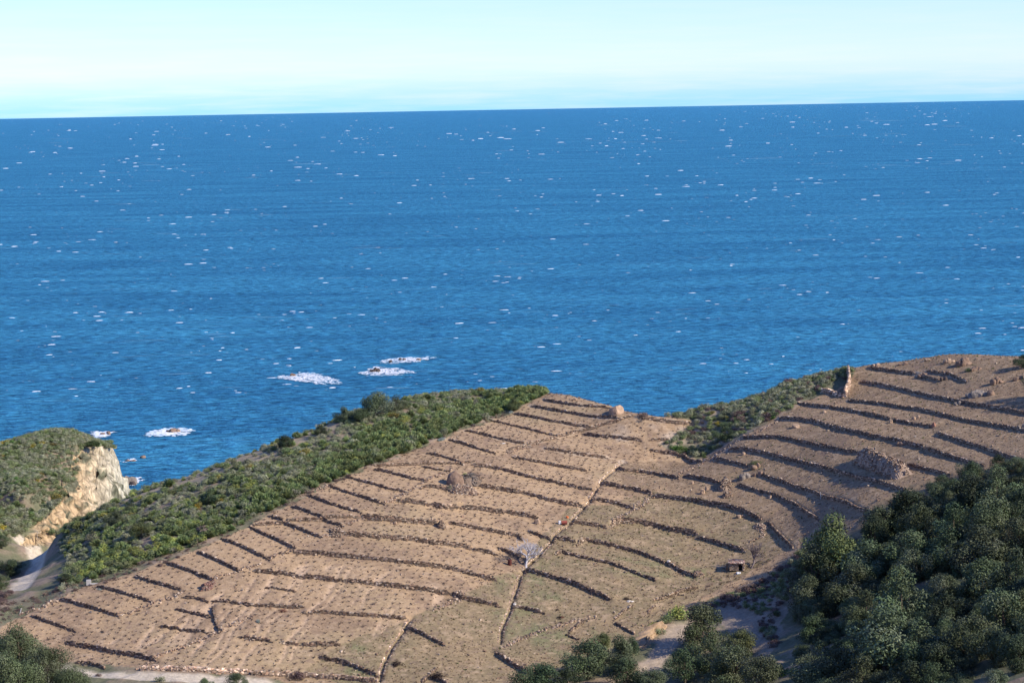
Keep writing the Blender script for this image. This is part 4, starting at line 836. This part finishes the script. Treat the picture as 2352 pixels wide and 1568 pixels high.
# ------------------------------------------------------------------ boulders, heaps
def boulder(seed, sub=3, amp=.35):
    import bmesh
    bm = bmesh.new(); bmesh.ops.create_icosphere(bm, subdivisions=sub, radius=1.0); r_ = np.random.default_rng(seed)
    v = np.array([x.co[:] for x in bm.verts]); f = np.array([[q.index for q in t_.verts] for t_ in bm.faces]); bm.free()
    for k in range(9):       # cut planes give facets
        nrm = r_.normal(0, 1, 3); nrm /= np.linalg.norm(nrm); d = r_.uniform(.55, .9); s = v @ nrm - d; v -= np.clip(s, 0, None)[:, None] * nrm * .9
    v *= 1 + amp * (fbm(v[:, 0] * 2.1 + seed + 9, v[:, 1] * 2.1 + v[:, 2] * 1.7 + 9, seed, 4) - .5)[:, None]
    return v, f
BO = [boulder(s) for s in range(6)]
RC = {'orange': (.38,.26,.165), 'brown': (.25,.165,.11), 'grey': (.23,.19,.15), 'tan': (.42,.285,.185), 'dark': (.10,.075,.06), 'pale': (.62,.55,.45), 'red': (.30,.15,.10)}
def rock(px, py, w, h, colr, label, lobes=1, name='boulder', cat='boulder', sea_=False):
    """w,h: width and height in picture units; (px,py) is its foot centre"""
    if sea_: X, Y = at_z(px, py, 0.0); p = np.array([float(X), float(Y), 0.0])
    else: p = on(px, py)
    if p is None: print('lost', label); return
    m_ = mpp(p); parts = []
    for k in range(lobes):
        v, f = BO[(int(px) + k) % 6]; a = random.uniform(0, 6.28); ca, sa = math.cos(a), math.sin(a)
        v = np.stack([v[:, 0] * ca - v[:, 1] * sa, v[:, 0] * sa + v[:, 1] * ca, v[:, 2]], -1)
        fr = 1 if lobes == 1 else random.uniform(.45, .75); dx = 0 if lobes == 1 else (k / (lobes - 1) - .5) * w * m_ * .6
        hh = h * m_ * (1 if k == lobes // 2 else random.uniform(.5, .9))
        v = v * [w * m_ * .55 * fr, w * m_ * .5 * fr, hh * (.85 if lobes == 1 else .68)] + [dx, random.uniform(-.1, .1) * w * m_, hh * .12]
        cc = np.array(RC[colr]) * (.75 + .5 * fbm(v[:, 0] * 2 + 50, v[:, 2] * 2 + v[:, 1] + 50, k))[:, None]
        parts.append((v, f, cc))
    V, Fq, cc = soup(parts); o = mesh(name, V, Fq, M_rock, cc); o.location = p; tag(o, label, cat); return o
def heap(p0, p1, w, h, n, label, k=1.0, name='stone_heap', cat='heap of stones', smax=.4, pal=STC):
    """elongated heap of loose stones between two picture points, w,h in metres"""
    a = on(*p0); b_ = on(*p1); t_ = rng.random(n); r_ = np.sqrt(rng.random(n)); an = rng.uniform(0, 6.28, n)
    x = a[0] + (b_[0] - a[0]) * t_ + r_ * np.cos(an) * w; y = a[1] + (b_[1] - a[1]) * t_ + r_ * np.sin(an) * w
    z = gz(x, y) + h * (1 - r_ ** 1.6) * (.75 + .5 * fbm(x, y, 3)); s = rng.uniform(.15, smax, (n, 3)) * [1, .85, .75]
    V, Fq = stones(np.column_stack([x, y, z]) - [a[0], a[1], a[2]], s, rng.uniform(0, 6, n), .25, .4)
    # earthen core
    g = 13; u = np.linspace(-1, 1, g); cv = []
    d = np.array([b_[0] - a[0], b_[1] - a[1]]); L = np.hypot(*d); u1 = d / L if L > .01 else np.array([1., 0]); u2 = np.array([-u1[1], u1[0]])
    for i in u:
        for j in u:
            q = a[:2] + d * .5 + u1 * i * (L * .5 + w * .9) + u2 * j * w * .9; rr_ = max(0, 1 - max(0, (abs(i) * (L * .5 + w) - L * .5) / w) ** 2 - j * j)
            cv.append((q[0] - a[0], q[1] - a[1], float(gz(q[0], q[1])) - a[2] + h * .9 * rr_ ** .8 - .15))
    ix = np.arange(g * g).reshape(g, g); cf = np.stack([ix[:-1, :-1], ix[1:, :-1], ix[1:, 1:], ix[:-1, 1:]], -1).reshape(-1, 4)
    V, Fq, cc = soup([(V, Fq, stcol(n, k, pal)), (np.array(cv), cf, np.ones((g * g, 3)) * np.array([.25, .18, .125]) * k)])
    o = mesh(name, V, Fq, M_stone, cc); o.location = a; tag(o, label, cat); return o
for a in [(1416,949,34,27,'tan','big pale orange boulder at the far edge of the field against the sea',1),(1467,946,36,11,'orange','low flat orange boulder right of the big one at the field edge',1),
 (1047,1113,42,40,'brown','pointed rock crag rising from the big mound in mid field',1),(904,1203,14,8,'orange','pair of small orange rocks below the tall rough wall',2),(1062,1187,9,7,'brown','small brown rock right of the conical heap in mid field',1),
 (1233,1202,15,13,'orange','single rounded boulder left of the channel and its red junk',1),(1615,1133,12,13,'orange','upright orange rock left of the ruined cairn',1),(1624,1124,9,10,'orange','smaller rock standing behind the upright orange one',1),(1590,1110,7,9,'orange','small pale rock at the foot of the cairn wall',1),
 (1712,1098,24,20,'grey','left grey block of the ivy-covered outcrop',3),(1740,1092,20,16,'brown','right rough block of the ivy-covered outcrop',2),(1737,1074,22,18,'brown','upper crag behind the ivy-covered outcrop',2),(1708,1043,10,8,'orange','small orange rock alone above the outcrop',1),
 (1703,1187,20,9,'orange','flat boulder among dry grass left of the steep dark wall',2),(1828,982,18,11,'orange','wedge-shaped rock below the notch scrub on the right hill',1),(1893,947,9,6,'orange','small rock under the tall ruined wall terrace',1),
 (2104,962,17,11,'orange','pale double rock above the wall with the pillar end',2),(2047,971,10,10,'orange','rock leaning on a terrace wall end, middle right hill',1),(2144,978,10,11,'red','reddish stone pillar at the end of the short middle wall',1),(2073,1020,22,9,'brown','dark low rocks below the long thick wall',3),
 (2118,866,20,16,'brown','jagged rock standing left on the topmost terrace wall',2),(2167,872,16,12,'dark','dark rock at the rubbly wall under the skyline',2),(2245,910,46,22,'grey','broad grey outcrop sitting on the upper right terraces',4),(2276,906,18,14,'brown','dark split rock at the right end of the grey outcrop',1),
 (2200,930,14,12,'grey','rock breaking the upper long wall',2),(2214,838,34,26,'brown','skyline crag with a shadowed left side on the top of the right hill',3),(2180,832,22,14,'orange','low pale rocks left of the skyline crag',3),(2240,850,26,14,'brown','ragged rock foot trailing right of the skyline crag',3),
 (2130,828,14,8,'orange','small skyline rock left of the crag',1),(2074,838,18,9,'brown','flat skyline rock further left on the right hill',2),(2011,840,18,9,'orange','pale skyline rock at the start of the topmost wall',2),(2346,982,18,14,'grey','grey rock on the terrace wall at the right edge',2),
 (1768,1143,9,8,'orange','lone small rock on the lower right hill terrace',1),(1978,900,10,0.1,'brown','',1),(2290,880,30,20,'brown','dark rocks in the tree shadow at the upper right',3),(2340,872,24,16,'brown','rocks at the right edge beneath the skyline bush',2),
 (1536,1290,9,7,'pale','squared pale stone block on the wall in the dry grass',1),(1206,1389,0.1,.1,'pale','',1),(1182,1388,8,5,'pale','white stone on the channel edge at the lower wall junction',1),(1447,1381,14,6,'pale','little pale stones beside the dark notch near the bottom',3),
 (1383,920,6,5,'pale','white stone on the field skyline left of the big boulder',1),(1315,918,14,6,'orange','small tan rocks on the field skyline',2),(1402,924,14,5,'orange','low rocks leading to the big pale orange boulder',2),(300,1078,0.1,.1,'dark','',1)]:
    if a[5]: rock(*a)
heap((1052,1124), (1078,1130), 1.9, .9, 600, 'spill of rubble below the crag of the big mound', 1.3)
heap((1072,1112), (1088,1108), 1.5, 1.7, 200, 'brush-covered earth mound right of the crag', .75, pal=np.array([[.25,.2,.16],[.2,.17,.14]]))
heap((1012,1211), (1014,1210), .75, 1.1, 150, 'small conical stone heap below the long mid field wall', .95, smax=.28)
heap((765,1228), (780,1226), .7, .8, 150, 'rounded stone mound at the left end of a long wall', .95, smax=.28)
heap((470,1352), (488,1344), .9, .9, 200, 'small red-brown stone heap on the left terraces', .85, smax=.28, pal=np.array([[.34,.18,.13],[.28,.16,.12],[.38,.25,.19]]))
heap((1985,1056), (2068,1092), 2.0, 2.5, 2200, 'big elongated bank of pale rubble on the right hill', 1.35, smax=.34)
heap((1662,1124), (1668,1110), 1.1, 1.3, 260, 'ruined tall cairn of dark and pale stones', 1.0, name='cairn', cat='cairn')
heap((1666,1140), (1674,1138), .7, .9, 160, 'loose stone pile at the foot of the ruined cairn', 1.15)
heap((1742,1208), (1752,1214), 1.0, .5, 160, 'rubble heap between two wall ends near the grey bare tree', 1.35, smax=.3)
heap((2292,1000), (2300,1002), .1, .1, 8, 'few stones on the right hill near the edge', 1.2)
heap((1600,1256 + 60), (1612,1320), .7, .35, 60, 'low scatter of stones where the dry grass wall ends', 1.3)
# tall ruined wall and low ruin beside it
for p, fr, l in ((R(7,[(800,285),(812,360),(800,430),(770,500)]), 1.9, 'tall crumbling sunlit wall running down beside the notch scrub'), (R(7,[(570,450),(680,480),(750,500)]), .9, 'low ruined wall joining the tall crumbling one from the left')):
    V, Fq, cc = wall_mesh(line(p), cap=0, wid=.7, k=1.6, free=fr, st=.3); tag(mesh('ruined_wall', V, Fq, M_stone, cc), l, 'ruined wall')
# roadside wall with pale stones
for p, k, l in ((R(2,[(1260,1462),(1600,1470),(1900,1478),(2220,1488)]), 1.9, 'pale whitish edging wall above the track at the bottom left'), (R(4,[(0,1500),(300,1503),(500,1510),(800,1530),(1110,1562)]), 1.15, 'grey retaining wall along the bottom edge above the track')):
    V, Fq, cc = wall_mesh(line(p), cap=.1, wid=.4, k=k, free=.7); tag(mesh('roadside_wall', V, Fq, M_stone, cc), l, 'stone wall')
# ------------------------------------------------------------------ cut bank by the lower track: rough earth face
def bank(pts, h, colr, label):
    q = resample(line(pts), .4); m_ = len(q); rows = 10; Vv = []
    for j in range(rows):
        f_ = j / (rows - 1)
        for i in range(m_):
            e = min(i, m_ - 1 - i) / (m_ - 1) * 2; hh = h * min(1, e * 2.2)
            x = q[i, 0] - (1 - f_) * .1 - .9 * f_ + (fbm(np.array(i / 1.6), np.array(j / 1.5), 8) - .5) * 1.3; y = q[i, 1] + .8 * f_
            Vv.append((float(x), float(y), float(gz(q[i, 0], q[i, 1])) - .3 + hh * f_ * (.9 + .3 * float(fbm(np.array(i / 4.), np.array(0.), 2)))))
    for i in range(m_): x, y, z = Vv[(rows - 1) * m_ + i]; Vv.append((x - 2.5, y + 1.0, float(gz(x - 2.5, y + 1.0)) - .2))
    rows += 1; ix = np.arange(rows * m_).reshape(rows, m_); Fq = np.stack([ix[:-1, :-1], ix[:-1, 1:], ix[1:, 1:], ix[1:, :-1]], -1).reshape(-1, 4)
    V = np.array(Vv); cc = np.array(colr) * (.7 + .6 * fbm(V[:, 0] * 1.5 + 200, V[:, 2] * 2 + 200, 4))[:, None]
    tag(mesh('earth_bank', V, Fq, M_rock, cc, smooth=True), label, 'earth bank')
bank(R(6,[(1260,1290),(1330,1200),(1420,1120),(1500,1060)]), 1.5, (.33,.225,.135), 'sunlit orange cut bank on the left side of the lower track')
bank(R(6,[(1720,910),(1800,890),(1900,900)]), 1.1, (.33,.225,.135), 'small orange earth face above the shaded yard')
# ------------------------------------------------------------------ bare trees
def bare(px, py, s, seed, colr, label, lv=4, sp_=.75, lean=0):
    p = on(px, py); e = bpy.data.objects.new('bare_tree', None); C.objects.link(e); e.location = p; e.rotation_euler = (0, lean, 0); tag(e, label, 'tree')
    sg = branching(1.25, .16, lv, sp_, seed); big = [q for q in sg if q[2] > .07]; small = [q for q in sg if q[2] <= .07]
    z = max(q[1][2] for q in sg); k = s * mpp(p) / z
    for nm, g in (('trunk', big), ('branches', small)):
        g = [(np.array(a) * k, np.array(b_) * k, max(r0 * k, .018), max(r1 * k, .012)) for a, b_, r0, r1 in g]
        v, f = tubes(g, 4); mesh(nm, v, f, M_bark, np.ones((len(v), 3)) * np.array(colr), parent=e)
    return e
bare(1208,1302,66,3,(.46,.43,.42),'pale silvery leafless tree beside the long channel', sp_=.95)
bare(1727,1304,66,8,(.20,.16,.15),'grey-brown leafless tree leaning right beside the stone hut', sp_=.7, lean=.25)
bare(2318,1272,40,5,(.40,.36,.33),'dead forked grey tree rising from the wood at the right', lv=2, sp_=.6)
bare(1620,1545,38,6,(.42,.38,.36),'dead bleached twiggy tree in the oaks at the bottom', lv=4)
# umbrella pine on the cliff top
p = on(214,1042); e = bpy.data.objects.new('umbrella_pine', None); C.objects.link(e); e.location = p; tag(e, 'small flat-topped pine alone at the brink of the cliff', 'tree')
V, Fq, cc, PP = crown(2.0, .7, 16, 160, .3, np.array([[.05,.08,.025],[.065,.10,.03]]), zc=2.3, rc=.36, seed=3, flat=.6, low=0); mesh('crown', V, Fq, M_leaf, cc, parent=e)
v, f = tubes([((0,0,-.2),(-.1,0,1.2),.14,.1),((-.1,0,1.2),(-.9,.2,2.4),.08,.04),((-.1,0,1.2),(.8,-.1,2.3),.08,.04),((-.1,0,1.2),(-.2,.3,2.6),.07,.04)]); mesh('trunk', v, f, M_bark, np.ones((len(v), 3)) * [.2,.15,.12], parent=e)
# brambles and dead bushes
def bush(px, py, r, k, label, name='bush', sq=.8, cat='bush', grp=None):
    p = on(px, py)
    if p is None: return
    R_ = r * mpp(p); tag(inst(name, random.choice(SHR[k]), (p[0], p[1], p[2] - .1), random.uniform(0, 6.28), (R_, R_, R_ * sq)), label, cat, grp)
V, Fq, cc, PP = crown(1, .7, 12, 110, .12, np.array([[.035,.025,.025],[.05,.035,.03]]), zc=.2, rc=.4, seed=77); SHR['bramble'] = [mesh('bramble', V, Fq, M_dry, cc, link=False)]  # near-black foliage, for brambles and as painted shade in dark notches
V, Fq, cc, PP = crown(1, .7, 10, 110, .14, np.array([[.26,.10,.07],[.20,.09,.06]]), zc=.3, rc=.4, seed=78); SHR['rust'] = [mesh('dead_bush', V, Fq, M_dry, cc, link=False)]
V, Fq, cc, PP = crown(1, .7, 10, 110, .14, np.array([[.28,.32,.28],[.22,.27,.22]]), zc=.3, rc=.4, seed=79); SHR['blue'] = [mesh('pale_bush', V, Fq, M_leaf, cc, link=False)]
for a in [(912,1527,16,'bramble','dark bramble clump in a pit between the bottom walls'),(1280,1400,6,'bramble','black foliage put in as shade, upper end of the narrow dark notch near the bottom'),(1285,1418,8,'bramble','black foliage put in as shade, middle of the narrow dark notch near the bottom'),(1288,1430,7,'bramble','black foliage put in as shade, lower end of the narrow dark notch near the bottom'),  # the narrow notch is shadow; black foliage stands in for it
 (1438,1376,9,'bramble','black foliage put in as shade of the notch by the little pale stones'),(1225,1291,6,'bramble','small black bush right beside the pale leafless tree'),(1401,1172,4,'bramble','tiny black bush beside the third right-hand channel wall'),(1005,1556,20,'bramble','dark brambles against the wall at the bottom edge'),
 (648,1404,10,'rust','rusty red dead bush on the gullied field'),(620,1397,4,'rust','tiny rusty weed left of the rusty red bush'),(1293,1417,5,'rust','small red-brown bush beside the dark notch'),(1440,1380,0.1,'rust',''),
 (592,1427,7,'blue','pale blue-green cushion plant below the rusty red bush'),(1174,948,7,'blue','pale silver cushion at the top corner of the broom'),(1085,974,6,'blue','pale cushion plant on the scrub margin near the top'),(1013,1010,8,'blue','pale silver cushion at the head of a scrub edge wall'),
 (228,1353,5,'blue','small pale cushion beside the third scrub edge wall'),(595,1168,6,'blue','pale cushion in the scrub left of the tenth wall'),(2036,832,8,'blue','round grey cushion bush on the right hill skyline'),
 (685,1556,20,'brown','dry brown bush over the grey retaining wall'),(226,1551,8,'brown','small dry bush beside the pale track'),(367,1564,14,'grey','dull green bush at the bottom edge on the pale track'),(1556,1415,30,'yellow','bright green bush above the sunlit cut bank'),(1530,1428,20,'green','green bush left of the bright green one'),
 (1500,1440,16,'yellow','grassy green tuft on top of the cut bank'),(1510,1455,18,'grey','grey bush overhanging the cut bank'),(1790,1552,28,'lime','bright green feathery bush at the bottom edge before the wood'),(1820,1545,16,'lime','second bright green bush at the bottom right of the feathery one'),
 (1735,1066,12,'green','ivy bush on top of the outcrop'),(1700,1096,6,'green','small ivy patch on the front of the outcrop'),(1815,936,13,'green','dark green bush at the lower edge of the notch scrub'),(1636,949,9,'gold','yellow flowering bush on the knoll above the notch'),
 (1885,864,12,'green','dark bush on the skyline left of the right hill'),(1860,872,11,'green','dark bush on the skyline lower left of the right hill'),(1940,869,9,'brown','brown bush at the head of the tall crumbling wall'),(1082,1100,20,'brown','dry purple-brown bush on the earth mound'),(1070,1092,9,'yellow','yellowish tuft beside the crag'),(1033,1120,8,'grey','pale tuft at the left foot of the crag'),
 (2225,852,10,'green','dull green bush on the right hill terrace'),(1976,840,18,'brown','brown brush on the skyline at the top of the notch'),(470,1222,22,'brown','dry brown brush beside the thin post'),(1480,958,14,'brown','greyish brush right of the orange boulders')]:
    if a[4]: bush(*a)
# ------------------------------------------------------------------ man-made bits
def box(c_, s_, rz=0):
    v = CUBE * np.array(s_); ca, sa = math.cos(rz), math.sin(rz); v = np.stack([v[:, 0] * ca - v[:, 1] * sa, v[:, 0] * sa + v[:, 1] * ca, v[:, 2]], -1) + np.array(c_); return v, CF
def cmesh(name, pr, colr, parent=None, mat=None):
    V, Fq, cc = soup([(v, f, np.ones((len(v), 3)) * np.array(colr)) for v, f in pr]); return mesh(name, V, Fq, mat or M_misc, cc, parent=parent)
def stonebox(x0, x1, y0, y1, h, hole=None):
    cs = []
    for z in np.arange(.1, h, .2):
        for x in np.arange(x0, x1 + .01, .28):
            for y in (y0, y1): cs.append((x, y, z))
        for y in np.arange(y0, y1, .28):
            for x in (x0, x1): cs.append((x, y, z))
    cs = np.array(cs)
    if hole: cs = cs[~((cs[:, 0] > hole[0]) & (cs[:, 0] < hole[1]) & (cs[:, 1] < y0 + .1) & (cs[:, 2] < hole[2]))]
    n = len(cs); V, Fq = stones(cs, rng.uniform([.26, .3, .17], [.42, .42, .27], (n, 3)), np.zeros(n)); return V, Fq, stcol(n, 1.4)
p = on(1693,1307); hut = bpy.data.objects.new('stone_hut', None); C.objects.link(hut); hut.location = (p[0], p[1], p[2]); hut.rotation_euler = (0, 0, -.1); hut.scale = (.88, .88, .88); tag(hut, 'small ruined stone hut with a brown roof by the grey-brown bare tree', 'hut')
V, Fq, cc = stonebox(-1.3, 1.3, -.9, 1.1, 1.5, (.35, 1.1, 1.2)); mesh('wall', V, Fq, M_stone, cc, parent=hut)
V, Fq = stones(np.array([(x, y, 1.62 + .12 * y) for x in np.arange(-1.5, 1.6, .35) for y in np.arange(-1.1, 1.3, .35)]), np.full((9 * 7, 3), [.4, .4, .1]), np.zeros(63)); mesh('roof', V, Fq, M_stone, stcol(63, 1.1, np.array([[.33,.19,.14],[.28,.2,.16],[.42,.33,.26]])), parent=hut)
cmesh('doorway_shade', [box((.7, -.2, .6), (.8, .1, 1.2))], (.02, .018, .018), hut)  # black panel behind the opening, painted shade for the hut interior
V, Fq = stones(np.array([(-1.9 + random.uniform(-.1, .1), -.6, z) for z in np.arange(.1, 1.3, .18)] * 2), np.full((14, 3), [.45, .4, .2]), np.zeros(14)); mesh('pillar', V, Fq, M_stone, stcol(14, .8), parent=hut)
p = on(1695,1317); o = cmesh('plastic_sack', [box((0, 0, .15), (.5, .35, .3), .4), box((.3, .1, .12), (.3, .3, .22), 1)], (.7,.72,.75)); o.location = p; tag(o, 'white sack lying in front of the ruined stone hut', 'sack')
def cyl(r, h, k=12, ridges=True):
    prof = [(0, 0), (r, 0), (r, h * .33), (r * 1.05, h * .34), (r, h * .36), (r, h * .65), (r * 1.05, h * .66), (r, h * .68), (r, h), (r * .92, h), (r * .92, h - .03), (0, h - .03)]
    V = [(q[0] * math.cos(t_), q[0] * math.sin(t_), q[1]) for q in prof for t_ in np.arange(k) * 2 * math.pi / k]; i = np.arange(k); Fs = np.concatenate([np.stack([i, (i + 1) % k, (i + 1) % k + k, i + k], -1) + k * j for j in range(len(prof) - 1)]); return np.array(V), Fs
p = on(1171,1297); v, f = cyl(.33, .95); o = cmesh('oil_drum', [(v, f)], (.11,.035,.025)); o.location = p; tag(o, 'rusty red drum standing in the shadow of the pale bare tree', 'drum')
p = on(1290,1204); e = bpy.data.objects.new('junk_tank', None); C.objects.link(e); e.location = p; tag(e, 'red and white discarded tank lying left of the channel', 'tank')
v, f = cyl(.35, 1.0); v = v[:, [2, 1, 0]] + [0, 0, .35]; cmesh('tank_body', [(v, f[:, ::-1])], (.33,.09,.06), e); cmesh('panel', [box((-.35, 0, .4), (.4, .5, .55), .2)], (.75,.73,.7), e)
p = on(1303,1189); o = cmesh('orange_bucket', [cyl(.22, .35)], (.75,.20,.06)); o.location = p; tag(o, 'bright orange bucket above the discarded tank', 'bucket')
p = on(204,1343); o = cmesh('concrete_trough', [box((0, 0, .45), (.75, .5, .9), .1), box((1.3, 0, .15), (2.2, .5, .3), .15)], (.5,.46,.4)); o.location = p; tag(o, 'small pale concrete block with a low trough at the scrub edge', 'trough')
def post(px, py, h, r, colr, label, lean=0):
    p = on(px, py)
    if p is None: return
    v, f = tubes([((0, 0, -.2), (lean, 0, h), r, r * .8)], 6); v2, f2 = box((lean, 0, h + .02), (r * 2.2, r * 2.2, .05)); o = cmesh('post', [(v, f), (v2, f2)], colr); o.location = p; tag(o, label, 'post')
post(454,1254,1.2,.09,(.12,.08,.06),'thin dark wooden post at the scrub edge by the fifth and sixth walls')
post(86,1235,1.5,.08,(.35,.3,.24),'pale post by the shaded bend of the saddle track')
post(658,1546,1.0,.06,(.25,.18,.12),'brown stake above the roadside wall at the bottom')
post(852,1560,1.0,.06,(.30,.18,.12),'brown stake at the lower end of the roadside wall')
post(45,1408,.8,.09,(.6,.57,.5),'leaning white marker at the left end of the second scrub edge wall',.3)
post(1885,1146,1.3,.05,(.4,.42,.44),'thin grey pole against a right hill terrace wall')
o = cmesh('white_pipe', [box((0, 0, .1), (1.0, .1, .1), .35)], (.75,.75,.72)); o.location = on(1155,1019); tag(o, 'short white pipe lying on the upper terrace soil', 'pipe')
# ------------------------------------------------------------------ rocks and foam in the sea
for a in [(R(3,[(360,312)]),10,7,'brown','small brown rock in the left white surf patch',1),(R(3,[(1085,275)]),16,11,'dark','dark reef rock in the nearer right surf patch',3),(R(3,[(1325,172)]),11,6,'dark','dark rock in the middle of the farthest surf patch',2),(R(3,[(1470,172)]),8,4,'brown','small rock at the right of the farthest surf patch',1),
 (R(3,[(1225,192)]),7,5,'dark','small rock at the left of the farthest surf patch',1),(R(1,[(930,826)]),16,8,'brown','reddish rock in the surf beyond the headland top',2),(R(1,[(1525,806)]),25,9,'brown','flat brown rock with surf off the cliff',3),(R(1,[(1260,1030)]),10,5,'brown','small tan rock awash near the cliff',1),
 (R(1,[(1150,1058)]),15,3,'brown','low rocks awash beside the cliff edge',2),(R(1,[(1130,1265)]),24,20,'grey','pointed grey rock at the foot of the cliff',3),(R(1,[(1165,1272)]),12,8,'dark','wet dark rock beside the pointed grey one',1),(R(1,[(1450,1298)]),24,5,'dark','dark shore rocks below the ridge',3),(R(1,[(1560,1275)]),18,6,'dark','dark shore rock partly behind the ridge',2)]:
    (x, y), = a[0]; rock(x, y, a[1] * 1.35, a[2] * 1.45, a[3], a[4], a[5], name='sea_rock', cat='rock', sea_=True)
def flakes(x, y, r, z=.06):
    n = len(x); k = 6; t_ = np.arange(k) * 2 * math.pi / k; rr_ = r[:, None] * rng.uniform(.5, 1.2, (n, k)); zz = rng.uniform(z, z + .12, n)
    V = np.stack([x[:, None] + rr_ * np.cos(t_) * 1.3, y[:, None] + rr_ * np.sin(t_), zz[:, None] + rng.uniform(0, .18, (n, k)) * r[:, None]], -1).reshape(-1, 3)
    i = np.arange(n)[:, None] * k; F_ = np.concatenate([np.concatenate([i, i + 1, i + 2, i + 3], 1), np.concatenate([i, i + 3, i + 4, i + 5], 1)]); return V, F_
def foam(poly, n, label, thr=.36, rs=(.10, .42)):
    n = int(n * 1.8)
    poly = np.array(poly); lo = poly.min(0); h_ = poly.max(0); x = rng.uniform(lo[0], h_[0], n); y = rng.uniform(lo[1], h_[1], n)
    c0 = poly.mean(0); wob = (fbm(x / 9, y / 3, 12) - .5)
    x = c0[0] + (x - c0[0]) * 1.15; y = c0[1] + (y - c0[1]) * 1.15; x2 = x + wob * 22; y2 = y + (fbm(x / 9, y / 3, 13) - .5) * 7; ok = inpoly(x2, y2, poly.tolist()); e = np.abs(fbm(x / 7, y / 2.0, 14) - 0); ed = np.abs(fbm(x / 2.2, y / .8, 15)); pn = poly - c0; rr0 = np.hypot((x - c0[0]) / (h_[0] - lo[0]), (y - c0[1]) / (h_[1] - lo[1])) * 2
    ok &= e * .6 + ed * .4 > thr + .2 * rr0 * rng.uniform(.3, 1.2, n)
    x, y = x[ok], y[ok]; X, Y = at_z(x, y, 0.0); r = rng.uniform(*rs, len(X)) ** 1.0
    V, F_ = flakes(X, Y, r); e2 = np.repeat(e[ok] * .5 + ed[ok] * .5 - .22 * rr0[ok], 6)[:, None]; k2 = np.clip((e2 - .30) * 7, 0, 1); cc = np.array([[.42,.62,.72]]) * (1 - k2) + .95 * k2; tag(mesh('surf_foam', V, F_, M_foam, cc), label, 'sea foam', kind='stuff')
foam(R(3,[(190,325),(340,300),(430,278),(560,285),(660,320),(785,345),(785,382),(620,388),(420,352),(230,335)]), 9000, 'broad white surf patch left of the two far ones')
foam(R(3,[(930,292),(1050,245),(1110,225),(1200,238),(1330,252),(1440,285),(1180,312),(1000,308)]), 7000, 'white surf around the dark reef rock', .40)
foam(R(3,[(1110,180),(1250,155),(1400,145),(1610,143),(1610,158),(1400,190),(1180,206)]), 6000, 'long white surf patch farthest out', .34)
foam(R(1,[(1255,842),(1320,798),(1480,772),(1640,772),(1710,790),(1600,838),(1450,846)]), 7000, 'white surf around the flat rock off the cliff', .38, (.15, .55))
foam(R(1,[(770,806),(880,796),(1010,808),(960,845),(870,862)]), 2500, 'white surf beyond the headland top', .42, (.15, .5))
foam(R(1,[(1070,1066),(1140,1040),(1210,1045),(1200,1060),(1100,1070)]), 900, 'thin foam line beside the cliff edge', .42, (.12, .4))
foam(R(1,[(1110,1300),(1180,1215),(1270,1205),(1260,1225),(1190,1262),(1130,1305)]), 1300, 'foam around the pointed rock at the cliff foot', .42, (.12, .4))
foam(R(1,[(1110,1345),(1250,1310),(1480,1290),(1520,1300),(1400,1325),(1250,1345)]), 2200, 'foam washing the shore below the ridge', .44, (.12, .45))
# whitecaps
n = 26000; px_ = rng.uniform(-500, 2850, n); hz = 270 - 43 * px_ / 2352; py_ = hz + 3 + (rng.random(n) ** 2.6) * 640; ok = py_ > 0
ok &= fbm(px_ / 120, py_ / 22, 33) + .38 * rng.random(n) > .75
Xw, Yw = at_z(px_[ok], py_[ok], 0.0); ok2 = Yw > 640; Xw, Yw = Xw[ok2], Yw[ok2]; n = len(Xw)
big = rng.random(n) ** 6; far = np.clip(Yw / 5200, .28, 2.0)
Lw = (1.0 + 11 * big) * far * rng.uniform(.6, 1.8, n); Hw = (.11 + .8 * big) * far; Dw = (.5 + 2.2 * big) * far
k = 10; t_ = np.arange(k) * 2 * math.pi / k; an = rng.normal(.1, .2, n)
ns = n // 5; st_ = rng.choice(n, ns, replace=False); Lw[st_] *= rng.uniform(3, 7, ns); Hw[st_] *= .35; Dw[st_] *= 1.3; big[st_] = -.3
ring = []
for sc, zf in ((1, 0.0), (.75, .75), (.35, 1.0)):
    j = rng.uniform(.65, 1.25, (n, k)); lx = Lw[:, None] * .5 * sc * np.cos(t_) * j; ly = Dw[:, None] * .5 * sc * np.sin(t_) * j
    ring.append(np.stack([Xw[:, None] + lx * np.cos(an)[:, None] - ly * np.sin(an)[:, None], Yw[:, None] + lx * np.sin(an)[:, None] + ly * np.cos(an)[:, None], np.broadcast_to(Hw[:, None] * zf, (n, k)) * rng.uniform(.7, 1.1, (n, k)) - .02], -1))
V = np.stack(ring, 1).reshape(-1, 3); i = np.arange(k); f0 = np.concatenate([np.stack([i, (i + 1) % k, (i + 1) % k + k, i + k], -1), np.stack([i, (i + 1) % k, (i + 1) % k + k, i + k], -1) + k])
Fq = (f0[None] + (np.arange(n) * 3 * k)[:, None, None]).reshape(-1, 4); cap = (np.arange(k)[None] + (np.arange(n) * 3 * k + 2 * k)[:, None])
cc = np.repeat(np.clip(.45 + .6 * big + rng.uniform(-.2, .3, n), .2, .95)[:, None] * np.where(big[:, None] < 0, np.array([[.55, .85, 1.0]]), np.array([[.95, .99, 1.0]])), 3 * k, 0)
tag(mesh('whitecaps', V, [Fq, cap], M_foam, cc), 'countless white breaking wave crests over the open sea', 'whitecaps', kind='stuff')
